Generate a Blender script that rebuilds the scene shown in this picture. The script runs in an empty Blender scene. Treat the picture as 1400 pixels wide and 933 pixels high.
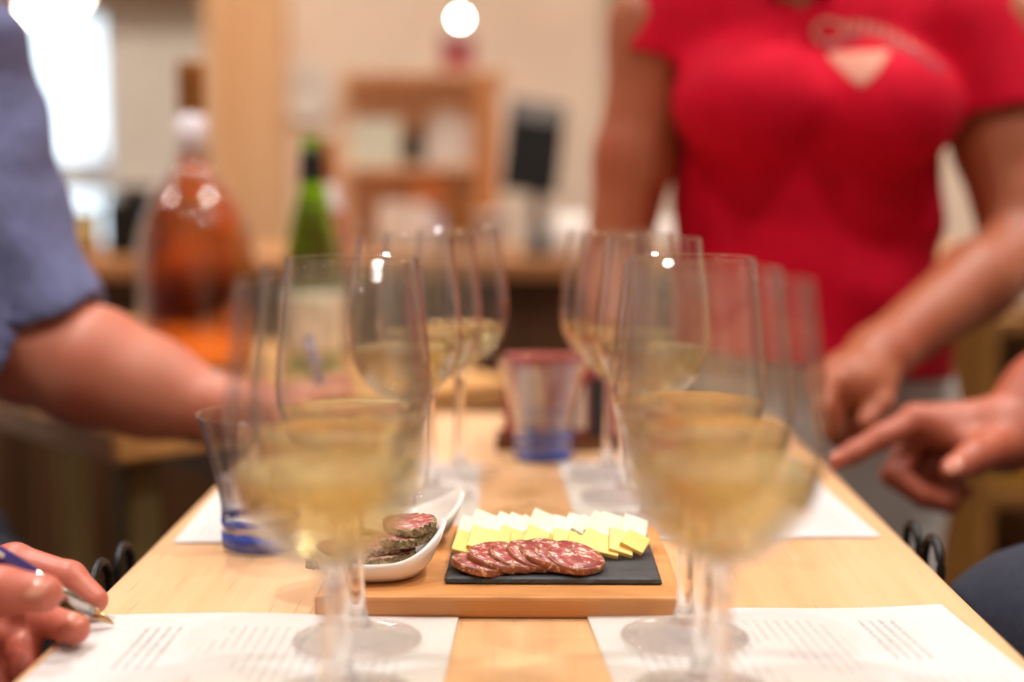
import bpy, bmesh, math, random
import numpy as np
from mathutils import Vector, Matrix, Euler
from mathutils.bvhtree import BVHTree

random.seed(7)
RNG = np.random.RandomState(11)
scene = bpy.context.scene
C = scene.collection
PI = math.pi

# ------------------------------------------------------------------ camera, world, exposure
# metres; z = 0 is the top of the tasting table, the floor lies 0.88 m below
cam_d = bpy.data.cameras.new('camera')
cam = bpy.data.objects.new('camera', cam_d)
C.objects.link(cam)
cam.location = (0, 0, 0.256)
cam.rotation_euler = (math.radians(90 - 6.44), 0, math.radians(0.79))
cam_d.sensor_width = 36
cam_d.lens = 50
cam_d.clip_start = 0.05
cam_d.dof.use_dof = True
cam_d.dof.focus_distance = 0.875
cam_d.dof.aperture_fstop = 2.0
scene.camera = cam

w = bpy.data.worlds.new('daylight')
scene.world = w
w.use_nodes = True
bgn = w.node_tree.nodes['Background']
bgn.inputs[0].default_value = (0.80, 0.91, 1.0, 1)
bgn.inputs[1].default_value = 2.6

vs = scene.view_settings
vs.view_transform = 'Standard'
vs.look = 'None'
vs.gamma = 1
vs.use_curve_mapping = False
vs.exposure = -0.1
LAMP_W = 10.0
WARM = (1.0, 0.955, 0.91)
scene.cycles.transparent_max_bounces = 48
scene.cycles.max_bounces = 24
scene.cycles.transmission_bounces = 20
scene.cycles.glossy_bounces = 8
scene.cycles.diffuse_bounces = 4

# ------------------------------------------------------------------ material helpers
MATS = {}
def lin(c):
    return tuple(((v / 255 / 12.92) if v / 255 <= 0.04045 else ((v / 255 + 0.055) / 1.055) ** 2.4) for v in c)

def newmat(name):
    m = bpy.data.materials.new(name)
    m.use_nodes = True
    nt = m.node_tree
    for n in list(nt.nodes):
        nt.nodes.remove(n)
    out = nt.nodes.new('ShaderNodeOutputMaterial')
    return m, nt, out

def N(nt, typ, **kw):
    n = nt.nodes.new(typ)
    for k, v in kw.items():
        if k in n.inputs:
            n.inputs[k].default_value = v
        else:
            setattr(n, k, v)
    return n

def ramp(nt, src, stops):
    r = nt.nodes.new('ShaderNodeValToRGB')
    els = r.color_ramp.elements
    while len(els) < len(stops):
        els.new(0.5)
    for e, (p, c) in zip(els, stops):
        e.position = p
        e.color = (*c[:3], 1)
    nt.links.new(src, r.inputs[0])
    return r.outputs[0]

def coords(nt, scale=(1, 1, 1), kind='Object', rot=(0, 0, 0)):
    tc = nt.nodes.new('ShaderNodeTexCoord')
    mp = nt.nodes.new('ShaderNodeMapping')
    mp.inputs['Scale'].default_value = scale
    mp.inputs['Rotation'].default_value = rot
    nt.links.new(tc.outputs[kind], mp.inputs[0])
    return mp.outputs[0]

def plain(name, rgb, rough=0.5, var=0.12, scale=30, metal=0.0, bump=0.0, sss=0.0, bscale=None, spec=0.5):
    """principled colour with a little procedural mottling"""
    if name in MATS:
        return MATS[name]
    m, nt, out = newmat(name)
    b = N(nt, 'ShaderNodeBsdfPrincipled')
    c = lin(rgb)
    co = coords(nt)
    nz = N(nt, 'ShaderNodeTexNoise', Scale=scale, Detail=4.0)
    nt.links.new(co, nz.inputs['Vector'])
    lo = tuple(v * (1 - var) for v in c)
    hi = tuple(min(1, v * (1 + var)) for v in c)
    nt.links.new(ramp(nt, nz.outputs['Fac'], [(0.3, lo), (0.7, hi)]), b.inputs['Base Color'])
    b.inputs['Roughness'].default_value = rough
    b.inputs['Metallic'].default_value = metal
    b.inputs['Specular IOR Level'].default_value = spec
    if sss:
        b.inputs['Subsurface Weight'].default_value = sss
        b.inputs['Subsurface Radius'].default_value = (1, 0.35, 0.2)
        b.inputs['Subsurface Scale'].default_value = 0.006
    if bump:
        n2 = N(nt, 'ShaderNodeTexNoise', Scale=bscale or scale * 4, Detail=3.0)
        nt.links.new(co, n2.inputs['Vector'])
        bp = N(nt, 'ShaderNodeBump', Strength=bump, Distance=0.002)
        nt.links.new(n2.outputs['Fac'], bp.inputs['Height'])
        nt.links.new(bp.outputs[0], b.inputs['Normal'])
    nt.links.new(b.outputs[0], out.inputs[0])
    MATS[name] = m
    return m

def wood(name, light, dark, rough=0.35, axis='Y', scale=1.0, ticks=False, spec=0.5):
    if name in MATS:
        return MATS[name]
    m, nt, out = newmat(name)
    b = N(nt, 'ShaderNodeBsdfPrincipled', Roughness=rough)
    b.inputs['Specular IOR Level'].default_value = spec
    st = {'X': (1.2, 22, 22), 'Y': (22, 1.2, 22), 'Z': (22, 22, 1.2)}[axis]
    co = coords(nt, tuple(s * scale for s in st))
    nz = N(nt, 'ShaderNodeTexNoise', Scale=1.0, Detail=6.0, Distortion=1.2)
    nt.links.new(co, nz.inputs['Vector'])
    co2 = coords(nt, tuple(s * scale * 9 for s in st))
    n2 = N(nt, 'ShaderNodeTexNoise', Scale=1.0, Detail=3.0)
    nt.links.new(co2, n2.inputs['Vector'])
    mx = N(nt, 'ShaderNodeMath', operation='MULTIPLY_ADD')
    nt.links.new(n2.outputs['Fac'], mx.inputs[0])
    mx.inputs[1].default_value = 0.35
    nt.links.new(nz.outputs['Fac'], mx.inputs[2])
    col = ramp(nt, mx.outputs[0], [(0.45, lin(dark)), (0.8, lin(light))])
    if ticks:
        s3 = {'X': (14, 260, 260), 'Y': (260, 14, 260), 'Z': (260, 260, 14)}[axis]
        co3 = coords(nt, s3)
        n3 = N(nt, 'ShaderNodeTexNoise', Scale=1.0, Detail=1.0)
        nt.links.new(co3, n3.inputs['Vector'])
        f = ramp(nt, n3.outputs['Fac'], [(0.66, (0, 0, 0)), (0.74, (0.45, 0.45, 0.45))])
        mix = N(nt, 'ShaderNodeMix', data_type='RGBA')
        nt.links.new(f, mix.inputs[0])
        nt.links.new(col, mix.inputs[6])
        mix.inputs[7].default_value = (*[v * 0.6 for v in lin(dark)], 1)
        col = mix.outputs[2]
    nt.links.new(col, b.inputs['Base Color'])
    bp = N(nt, 'ShaderNodeBump', Strength=0.08, Distance=0.001)
    nt.links.new(n2.outputs['Fac'], bp.inputs['Height'])
    nt.links.new(bp.outputs[0], b.inputs['Normal'])
    nt.links.new(b.outputs[0], out.inputs[0])
    MATS[name] = m
    return m

def thin_glass(name, tint=(0.995, 0.995, 0.99), f0=0.045, power=4.0):
    """wall of blown glass: clear, with mirror reflection growing towards grazing angles"""
    if name in MATS:
        return MATS[name]
    m, nt, out = newmat(name)
    tr = N(nt, 'ShaderNodeBsdfTransparent')
    tr.inputs[0].default_value = (*tint, 1)
    gl = N(nt, 'ShaderNodeBsdfGlossy', Roughness=0.01)
    lw = N(nt, 'ShaderNodeLayerWeight', Blend=0.5)
    p = N(nt, 'ShaderNodeMath', operation='POWER')
    nt.links.new(lw.outputs['Facing'], p.inputs[0])
    p.inputs[1].default_value = power
    ma = N(nt, 'ShaderNodeMath', operation='MULTIPLY_ADD')
    nt.links.new(p.outputs[0], ma.inputs[0])
    ma.inputs[1].default_value = 0.9
    ma.inputs[2].default_value = f0
    mix = N(nt, 'ShaderNodeMixShader')
    nt.links.new(ma.outputs[0], mix.inputs[0])
    nt.links.new(tr.outputs[0], mix.inputs[1])
    nt.links.new(gl.outputs[0], mix.inputs[2])
    nt.links.new(mix.outputs[0], out.inputs[0])
    MATS[name] = m
    return m

def solid_glass(name, col, ior=1.45, rough=0.0, clear=0.0):
    """refracting glass or liquid; 'clear' lets a share of the light straight through (thin spots, bubbles)"""
    if name in MATS:
        return MATS[name]
    m, nt, out = newmat(name)
    g = N(nt, 'ShaderNodeBsdfGlass', IOR=ior, Roughness=rough)
    g.inputs['Color'].default_value = (*col, 1)
    if clear > 0:
        tr = N(nt, 'ShaderNodeBsdfTransparent')
        tr.inputs[0].default_value = (*col, 1)
        mix = N(nt, 'ShaderNodeMixShader')
        mix.inputs[0].default_value = clear
        nt.links.new(g.outputs[0], mix.inputs[1])
        nt.links.new(tr.outputs[0], mix.inputs[2])
        nt.links.new(mix.outputs[0], out.inputs[0])
    else:
        nt.links.new(g.outputs[0], out.inputs[0])
    MATS[name] = m
    return m

def glow(name, rgb, strength):
    if name in MATS:
        return MATS[name]
    m, nt, out = newmat(name)
    e = N(nt, 'ShaderNodeEmission', Strength=strength)
    e.inputs[0].default_value = (*lin(rgb), 1)
    nt.links.new(e.outputs[0], out.inputs[0])
    MATS[name] = m
    return m

def skin(name, rgb, rough=0.5):
    if name in MATS:
        return MATS[name]
    m, nt, out = newmat(name)
    b = N(nt, 'ShaderNodeBsdfPrincipled', Roughness=rough)
    co = coords(nt)
    nz = N(nt, 'ShaderNodeTexNoise', Scale=18.0, Detail=4.0)
    nt.links.new(co, nz.inputs['Vector'])
    c = lin(rgb)
    red = (c[0] * 0.97, c[1] * 0.72, c[2] * 0.68)
    nt.links.new(ramp(nt, nz.outputs['Fac'], [(0.35, c), (0.72, red)]), b.inputs['Base Color'])
    b.inputs['Subsurface Weight'].default_value = 0.12
    b.inputs['Subsurface Radius'].default_value = (1, 0.35, 0.2)
    b.inputs['Subsurface Scale'].default_value = 0.008
    n2 = N(nt, 'ShaderNodeTexNoise', Scale=260.0, Detail=2.0)
    nt.links.new(co, n2.inputs['Vector'])
    bp = N(nt, 'ShaderNodeBump', Strength=0.15, Distance=0.001)
    nt.links.new(n2.outputs['Fac'], bp.inputs['Height'])
    nt.links.new(bp.outputs[0], b.inputs['Normal'])
    nt.links.new(b.outputs[0], out.inputs[0])
    MATS[name] = m
    return m

# ------------------------------------------------------------------ object helpers
def thing(name, label, cat, loc=(0, 0, 0), group=None):
    o = bpy.data.objects.new(name, None)
    o.empty_display_size = 0.02
    C.objects.link(o)
    o.location = loc
    tag(o, label, cat, group)
    return o

def tag(o, label, cat, group=None):
    o['label'] = label
    o['category'] = cat
    if group:
        o['group'] = group
    return o

def mesh_obj(name, me, mat=None, parent=None, smooth=False, mats=None):
    o = bpy.data.objects.new(name, me)
    C.objects.link(o)
    for mm in (mats or ([mat] if mat else [])):
        me.materials.append(mm)
    if smooth and len(me.polygons):
        me.polygons.foreach_set('use_smooth', [True] * len(me.polygons))
    if parent is not None:
        o.parent = parent
        if parent.parent is None:            # geometry is in world metres
            o.matrix_parent_inverse = (Matrix.Translation(parent.location) @ parent.rotation_euler.to_matrix().to_4x4()).inverted()
    return o

def local_obj(name, me, mat, parent, smooth=False):
    """part whose geometry is in its parent's own frame"""
    o = mesh_obj(name, me, mat, None, smooth)
    o.parent = parent
    return o

def pyd(verts, faces, name='m'):
    me = bpy.data.meshes.new(name)
    me.from_pydata([tuple(v) for v in verts], [], [tuple(f) for f in faces])
    me.update()
    return me

def bm_mesh(bm, name='m'):
    me = bpy.data.meshes.new(name)
    bmesh.ops.recalc_face_normals(bm, faces=bm.faces[:])
    bm.to_mesh(me)
    bm.free()
    return me

def box_bm(bm, c, s, bev=0.0, M=None):
    r = bmesh.ops.create_cube(bm, size=1.0)
    vs_ = r['verts']
    for v in vs_:
        v.co = Vector((v.co.x * s[0], v.co.y * s[1], v.co.z * s[2]))
    if bev > 0:
        es = list({e for v in vs_ for e in v.link_edges})
        rr = bmesh.ops.bevel(bm, geom=es, offset=bev, segments=2, affect='EDGES', profile=0.5)
        vs_ = list({v for f in rr['faces'] for v in f.verts} | {v for v in vs_ if v.is_valid})
    for v in vs_:
        v.co = (M @ v.co if M is not None else v.co) + Vector(c)
    return vs_

def boxm(c, s, bev=0.0, M=None):
    bm = bmesh.new()
    box_bm(bm, c, s, bev, M)
    return bm_mesh(bm)

def b2(lo, hi, bev=0.0):
    c = [(a + b) / 2 for a, b in zip(lo, hi)]
    s = [abs(b - a) for a, b in zip(lo, hi)]
    return boxm(c, s, bev)

def lathe(prof, seg=48, closed=True, center=(0, 0, 0)):
    """profile of (r, z) turned about z; closed profile makes a watertight wall"""
    verts, faces, rings = [], [], []
    for r, z in prof:
        if r < 1e-6:
            rings.append([len(verts)])
            verts.append((center[0], center[1], center[2] + z))
        else:
            s = len(verts)
            for i in range(seg):
                a = 2 * PI * i / seg
                verts.append((center[0] + r * math.cos(a), center[1] + r * math.sin(a), center[2] + z))
            rings.append(list(range(s, s + seg)))
    n = len(rings)
    for k in range(n if closed else n - 1):
        A, B = rings[k], rings[(k + 1) % n]
        if len(A) == 1 and len(B) == 1:
            continue
        for i in range(seg):
            j = (i + 1) % seg
            if len(A) == 1:
                faces.append((A[0], B[j], B[i]))
            elif len(B) == 1:
                faces.append((A[i], A[j], B[0]))
            else:
                faces.append((A[i], A[j], B[j], B[i]))
    bm = bmesh.new()
    bv = [bm.verts.new(v) for v in verts]
    for f in faces:
        bm.faces.new([bv[i] for i in f])
    return bm_mesh(bm)

def tube(pts, rad, seg=10, caps=True):
    pts = [Vector(p) for p in pts]
    n = len(pts)
    rs = rad if isinstance(rad, (list, tuple)) else [rad] * n
    bm = bmesh.new()
    rings = []
    up = Vector((0, 0, 1))
    for i, p in enumerate(pts):
        d = (pts[min(i + 1, n - 1)] - pts[max(i - 1, 0)]).normalized()
        u = up if abs(d.dot(up)) < 0.95 else Vector((1, 0, 0))
        a = d.cross(u).normalized()
        b = d.cross(a).normalized()
        rings.append([bm.verts.new(p + (a * math.cos(t) + b * math.sin(t)) * rs[i]) for t in [2 * PI * k / seg for k in range(seg)]])
    for i in range(n - 1):
        for k in range(seg):
            bm.faces.new([rings[i][k], rings[i][(k + 1) % seg], rings[i + 1][(k + 1) % seg], rings[i + 1][k]])
    if caps:
        bm.faces.new(rings[0])
        bm.faces.new(rings[-1][::-1])
    return bm_mesh(bm)

def sphere(c, r, seg=24, scale=(1, 1, 1), M=None):
    bm = bmesh.new()
    bmesh.ops.create_uvsphere(bm, u_segments=seg, v_segments=seg // 2, radius=r)
    for v in bm.verts:
        v.co = Vector((v.co.x * scale[0], v.co.y * scale[1], v.co.z * scale[2]))
        if M is not None:
            v.co = M @ v.co
        v.co += Vector(c)
    return bm_mesh(bm)

def torus(c, R, r, axis, seg=32, rs=10):
    q = Vector((0, 0, 1)).rotation_difference(Vector(axis).normalized()).to_matrix()
    verts, faces = [], []
    for i in range(seg):
        a = 2 * PI * i / seg
        for j in range(rs):
            b = 2 * PI * j / rs
            p = Vector(((R + r * math.cos(b)) * math.cos(a), (R + r * math.cos(b)) * math.sin(a), r * 1.6 * math.sin(b)))
            verts.append(q @ p + Vector(c))
            faces.append((i * rs + j, ((i + 1) % seg) * rs + j, ((i + 1) % seg) * rs + (j + 1) % rs, i * rs + (j + 1) % rs))
    return pyd(verts, faces)

def struct(name, me, mat, parent=None, smooth=False):
    o = mesh_obj(name, me, mat, parent, smooth)
    if parent is None:
        o['kind'] = 'structure'
    return o

def dup(root, loc, label=None, group=None, rot=None):
    r = root.copy()
    C.objects.link(r)
    r.location = loc
    if rot is not None:
        r.rotation_euler = rot
    if label:
        r['label'] = label
    if group:
        r['group'] = group
    for ch in root.children:
        c = ch.copy()
        C.objects.link(c)
        c.parent = r
        for g in ch.children:
            d = g.copy()
            C.objects.link(d)
            d.parent = c
    return r

# ------------------------------------------------------------------ signed-distance bodies (smooth, continuous surfaces)
def smin(a, b, k):
    if k <= 0:
        return np.minimum(a, b)
    h = np.maximum(k - np.abs(a - b), 0) / k
    return np.minimum(a, b) - h * h * k * 0.25

class Body:
    def __init__(s):
        s.p = []
        s.clips = []
        s.sub = []
        s.disp = None
    def chain(s, pts, rad, k=0.01, ks=0.004, clips=()):
        pts = [np.array(p, float) for p in pts]
        if not isinstance(rad, (list, tuple)):
            rad = [rad] * len(pts)
        s.p.append(('c', pts, list(rad), ks, k, clips))
        return s
    def ell(s, c, r, k=0.02, R=None, clips=()):
        s.p.append(('e', np.array(c, float), np.array(r, float), R, k, clips))
        return s
    def bounds(s, pr, m):
        if pr[0] == 'c':
            P = np.array(pr[1]); R = np.array(pr[2])[:, None]
            return (P - R).min(0) - m, (P + R).max(0) + m
        r = pr[2].max() if pr[3] is not None else pr[2]
        return pr[1] - r - m, pr[1] + r + m
    def field(s, pr, X, Y, Z):
        if pr[0] == 'c':
            out = None
            pts, rad = pr[1], pr[2]
            for i in range(len(pts) - 1):
                a, b = pts[i], pts[i + 1]
                d = b - a
                L = max(float(d @ d), 1e-9)
                t = np.clip(((X - a[0]) * d[0] + (Y - a[1]) * d[1] + (Z - a[2]) * d[2]) / L, 0, 1)
                f = np.sqrt((X - a[0] - t * d[0]) ** 2 + (Y - a[1] - t * d[1]) ** 2 + (Z - a[2] - t * d[2]) ** 2) - (rad[i] + (rad[i + 1] - rad[i]) * t)
                out = f if out is None else smin(out, f, pr[3])
        else:
            c, r, R = pr[1], pr[2], pr[3]
            dx, dy, dz = X - c[0], Y - c[1], Z - c[2]
            if R is not None:
                dx, dy, dz = [R[0][i] * dx + R[1][i] * dy + R[2][i] * dz for i in range(3)]
            k0 = np.sqrt((dx / r[0]) ** 2 + (dy / r[1]) ** 2 + (dz / r[2]) ** 2)
            k1 = np.sqrt((dx / r[0] ** 2) ** 2 + (dy / r[1] ** 2) ** 2 + (dz / r[2] ** 2) ** 2)
            out = k0 * (k0 - 1) / np.maximum(k1, 1e-6)
        for pt, n in pr[5]:
            out = np.maximum(out, (X - pt[0]) * n[0] + (Y - pt[1]) * n[1] + (Z - pt[2]) * n[2])
        return out
    def grid(s, h):
        lo = np.min([s.bounds(p, h * 4)[0] for p in s.p], 0)
        hi = np.max([s.bounds(p, h * 4)[1] for p in s.p], 0)
        n = np.ceil((hi - lo) / h).astype(int) + 1
        ax = [(lo[i] + h * np.arange(n[i])).astype(np.float32) for i in range(3)]
        V = np.full(tuple(n), 1e3, np.float32)
        def local(pr, m):
            l, u = s.bounds(pr, m)
            i0 = np.clip(((l - lo) / h).astype(int), 0, n)
            i1 = np.clip(((u - lo) / h).astype(int) + 2, 0, n)
            sl = tuple(slice(a, b) for a, b in zip(i0, i1))
            g = np.meshgrid(*[ax[i][sl[i]] for i in range(3)], indexing='ij', sparse=True)
            return sl, g
        for pr in s.p:
            sl, g = local(pr, h * 3 + pr[4])
            V[sl] = smin(V[sl], s.field(pr, *g).astype(np.float32), pr[4])
        G = np.meshgrid(*ax, indexing='ij', sparse=True)
        if s.disp is not None:
            V = np.where(np.abs(V) < 0.08, V + s.disp(*G), V).astype(np.float32)
        for pr, off in s.sub:
            sl, g = local(pr, h * 3 + off)
            V[sl] = np.maximum(V[sl], -(s.field(pr, *g).astype(np.float32) - off))
        for pt, nrm in s.clips:
            V = np.maximum(V, (G[0] - pt[0]) * nrm[0] + (G[1] - pt[1]) * nrm[1] + (G[2] - pt[2]) * nrm[2]).astype(np.float32)
        return V, lo
    def tris(s, h):
        V, lo = s.grid(h)
        ins = V < 0
        n = V.shape
        cs = [(i, j, k) for i in (0, 1) for j in (0, 1) for k in (0, 1)]
        def corner(A, c):
            return A[c[0]:n[0] - 1 + c[0], c[1]:n[1] - 1 + c[1], c[2]:n[2] - 1 + c[2]]
        cnt = sum(corner(ins, c).astype(np.int8) for c in cs)
        cells = np.argwhere((cnt > 0) & (cnt < 8))
        vals = np.stack([V[cells[:, 0] + c[0], cells[:, 1] + c[1], cells[:, 2] + c[2]] for c in cs], 1)
        acc = np.zeros((len(cells), 3)); num = np.zeros(len(cells))
        for a in range(8):
            for b in range(a + 1, 8):
                if sum(abs(cs[a][q] - cs[b][q]) for q in range(3)) != 1:
                    continue
                va, vb = vals[:, a], vals[:, b]
                m = (va < 0) != (vb < 0)
                t = np.where(m, va / np.where(m, va - vb, 1), 0)
                pa, pb = np.array(cs[a], float), np.array(cs[b], float)
                acc += np.where(m[:, None], pa + t[:, None] * (pb - pa), 0)
                num += m
        verts = lo + (cells + acc / num[:, None]) * h
        idx = np.full(tuple(x - 1 for x in n), -1, np.int64)
        idx[tuple(cells.T)] = np.arange(len(cells))
        quads = []
        for ax in range(3):
            o1, o2 = [(1, 2), (2, 0), (0, 1)][ax]
            sa = [slice(1, n[i] - 1) for i in range(3)]
            sb = list(sa)
            sa[ax] = slice(0, n[ax] - 1); sb[ax] = slice(1, n[ax])
            A, B = ins[tuple(sa)], ins[tuple(sb)]
            e = np.argwhere(A != B)
            if not len(e):
                continue
            flip = ~A[tuple(e.T)]
            base = e.copy()
            for i in range(3):
                if i != ax:
                    base[:, i] += 1
            q = []
            for d1, d2 in ((-1, -1), (0, -1), (0, 0), (-1, 0)):
                c = base.copy(); c[:, o1] += d1; c[:, o2] += d2
                q.append(idx[tuple(c.T)])
            q = np.stack(q, 1)
            q[flip] = q[flip][:, ::-1]
            quads.append(q)
        q = np.concatenate(quads)
        q = q[(q >= 0).all(1)]
        return verts, q

def body_mesh(parts):
    """parts: list of (Body, voxel) joined in one mesh"""
    vv, ff, o = [], [], 0
    for b, h in parts:
        v, q = b.tris(h)
        vv.append(v); ff.append(q + o); o += len(v)
    v = np.concatenate(vv); f = np.concatenate(ff)
    me = bpy.data.meshes.new('body')
    me.from_pydata(v.tolist(), [], f.tolist())
    me.update()
    return me

def head_prims(B, c, f, s=1.0):
    """head with brow, nose, jaw, mouth and ears; c = skull centre, f = facing direction (unit, horizontal)"""
    c = np.array(c, float); f = np.array(f, float); f /= np.linalg.norm(f)
    l = np.array([-f[1], f[0], 0.0]); u = np.array([0, 0, 1.0])
    R = np.stack([f, l, u], 1)
    at = lambda a, b, d: c + (f * a + l * b + u * d) * s
    B.ell(c, np.array((0.098, 0.077, 0.108)) * s, 0.02, R)
    B.ell(at(0.028, 0, -0.062), np.array((0.068, 0.058, 0.065)) * s, 0.03, R)
    B.chain([at(0.094, 0, -0.005), at(0.112, 0, -0.045)], [0.008 * s, 0.013 * s], 0.012)
    B.chain([at(0.086, -0.022, -0.078), at(0.094, 0, -0.078), at(0.086, 0.022, -0.078)], 0.007 * s, 0.008)
    B.chain([at(0.080, -0.035, 0.022), at(0.094, -0.012, 0.02), at(0.094, 0.012, 0.02), at(0.080, 0.035, 0.022)], 0.009 * s, 0.012)
    for sg in (-1, 1):
        B.ell(at(0.0, 0.080 * sg, -0.02), np.array((0.018, 0.008, 0.030)) * s, 0.006, R)
    return at, R

def hair_obj(c, f, mat, parent, s=1.0, length=0.06):
    H = Body()
    c = np.array(c, float); f = np.array(f, float); f /= np.linalg.norm(f)
    l = np.array([-f[1], f[0], 0.0]); u = np.array([0, 0, 1.0])
    R = np.stack([f, l, u], 1)
    H.ell(c + u * 0.012 * s - f * 0.008, np.array((0.106, 0.088, 0.112)) * s, 0.02, R)
    H.ell(c - f * 0.05 - u * length, np.array((0.062, 0.078, 0.08 + length * 0.6)) * s, 0.03, R)
    n = f * 0.72 - u * 0.69
    H.clips = [(c + f * 0.045 + u * 0.04, n)]
    H.disp = lambda X, Y, Z: 0.002 * np.sin(X * 180 + Z * 60) * np.sin(Y * 210)
    return mesh_obj('hair', body_mesh([(H, 0.006)]), mat, parent, True)

def eyes(at, f, parent, s=1.0):
    for sg in (-1, 1):
        mesh_obj('eye', sphere(at(0.083, 0.031 * sg, -0.002), 0.0125 * s, 12), plain('eye_white', (225, 220, 215), 0.15), parent, True)
        mesh_obj('iris', sphere(at(0.0905, 0.031 * sg, -0.002), 0.0062 * s, 10), plain('iris_brown', (52, 34, 24), 0.15), parent, True)

def nail(c, nrm, along, size, parent, mat):
    n = Vector(nrm).normalized(); a = Vector(along).normalized()
    a = (a - n * a.dot(n)).normalized(); b = n.cross(a)
    M = Matrix((a, b, n)).transposed()
    mesh_obj('fingernail', sphere(c, 1.0, 16, (size * 0.62, size * 0.5, size * 0.16), M), mat, parent, True)

# ------------------------------------------------------------------ the room
FL, CE = -0.88, 2.05
X0, X1, Y0, Y1 = -3.2, 2.7, -2.6, 7.0
m_cream = plain('cream_plaster', (244, 232, 218), 0.8, 0.05, 6, bump=0.1)
m_peach = plain('peach_plaster', (243, 224, 204), 0.8, 0.05, 5, bump=0.1)
m_ceil = plain('ceiling_paint', (245, 236, 222), 0.9, 0.03, 5)
m_orange = wood('orange_stained_wood', (238, 194, 148), (230, 176, 124), 0.45, 'Z')
m_floor = wood('dark_floor_wood', (74, 48, 26), (42, 26, 14), 0.5, 'Y', 0.6)
m_beam = wood('brown_beam_wood', (150, 112, 78), (112, 80, 52), 0.6, 'X')

struct('floor', b2((X0, Y0, FL - 0.1), (X1, Y1, FL)), m_floor)
struct('ceiling', b2((X0, Y0, CE), (X1, Y1, CE + 0.1)), m_ceil)
struct('wall_left', b2((X0 - 0.12, Y0, FL), (X0, Y1, CE)), m_cream)
struct('wall_right', b2((X1, Y0, FL), (X1 + 0.12, Y1, CE)), m_peach)
struct('wall_front', b2((X0 - 0.12, Y0 - 0.12, FL), (X1 + 0.12, Y0, CE)), m_cream)
# far wall with the glazed entrance door
DX0, DX1 = -2.98, -2.05
bm = bmesh.new()
for lo, hi in (((X0 - 0.12, Y1, FL), (DX0, Y1 + 0.14, CE)), ((DX1, Y1, FL), (X1 + 0.12, Y1 + 0.14, CE)),
               ((DX0, Y1, 1.10), (DX1, Y1 + 0.14, CE))):
    box_bm(bm, [(a + b) / 2 for a, b in zip(lo, hi)], [b - a for a, b in zip(lo, hi)])
struct('wall_back', bm_mesh(bm), m_cream)
struct('wall_middle', b2((-0.975, 4.4, FL), (X1, 4.52, CE)), m_peach)
struct('trim_1', b2((-0.985, 4.33, FL), (-0.742, 4.40, CE), 0.004), m_orange)
struct('trim_2', b2((0.244, 4.36, FL), (0.312, 4.40, CE), 0.004), plain('sage_paint', (160, 152, 128), 0.6))
struct('trim_3', b2((X0, 6.90, 1.09), (-1.3, 7.0, 1.22), 0.004), m_beam)
struct('baseboard_back', b2((-0.975, 4.385, FL), (X1, 4.40, FL + 0.1), 0.003), m_beam)

m_white = plain('white_frame_paint', (235, 238, 242), 0.4, 0.03)
m_pane = thin_glass('window_pane_glass', (0.97, 0.99, 1.0))
door = struct('door_1', b2((DX0, Y1 + 0.03, FL), (DX0 + 0.06, Y1 + 0.09, 1.10), 0.003), m_white)
mesh_obj('door_stile', b2((DX1 - 0.05, Y1 + 0.03, FL), (DX1, Y1 + 0.09, 1.10), 0.003), m_white, door)
mesh_obj('door_rail', b2((DX0 + 0.06, Y1 + 0.03, 1.05), (DX1 - 0.05, Y1 + 0.09, 1.10), 0.003), m_white, door)
mesh_obj('door_rail', b2((DX0 + 0.06, Y1 + 0.03, 0.20), (DX1 - 0.05, Y1 + 0.09, 0.36), 0.003), m_white, door)
mesh_obj('door_rail', b2((DX0 + 0.06, Y1 + 0.03, FL), (DX1 - 0.05, Y1 + 0.09, -0.62), 0.003), m_white, door)
mesh_obj('pane', b2((DX0 + 0.06, Y1 + 0.055, 0.36), (DX1 - 0.05, Y1 + 0.061, 1.05)), m_pane, door)
mesh_obj('pane', b2((DX0 + 0.06, Y1 + 0.055, -0.62), (DX1 - 0.05, Y1 + 0.061, 0.20)), m_pane, door)
mesh_obj('door_handle', tube([(DX1 - 0.09, Y1 + 0.0, 0.1), (DX1 - 0.09, Y1 + 0.0, 0.45)], 0.012), plain('brushed_steel', (170, 172, 176), 0.3, 0.05, metal=1.0), door, True)
# recessed ceiling lamps
def downlight(x, y, first=[None]):
    t = thing('ceiling_light_offscreen', 'round recessed ceiling lamp with a warm lens and white rim', 'ceiling light', (x, y, CE), 'ceiling lamps')
    local_obj('rim', lathe([(0.085, 0.0), (0.105, 0.0), (0.105, -0.006), (0.098, -0.010), (0.085, -0.006)], 32), m_white, t, True)
    local_obj('lens_offscreen', lathe([(0, -0.003), (0.085, -0.003), (0.085, 0.0), (0, 0.0)], 32, True), glow('lamp_lens_glow', (255, 226, 190), 12.0), t)
    ld = bpy.data.lights.new('ceiling_lamp_offscreen', 'AREA')
    ld.shape = 'DISK'
    ld.size = 0.13
    ld.spread = math.radians(110)
    ld.energy = LAMP_W
    ld.color = WARM
    lo = bpy.data.objects.new('ceiling_lamp_offscreen', ld)
    C.objects.link(lo)
    lo.parent = t
    lo.location = (0, 0, -0.012)
for yy in (-1.4, 0.55, 1.6, 2.7, 3.75):
    for xx in (-2.2, -0.75, 0.75, 2.0):
        downlight(xx, yy)
for xx in (-2.4, -0.9):
    for yy in (5.0, 6.2):
        downlight(xx, yy)

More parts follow.
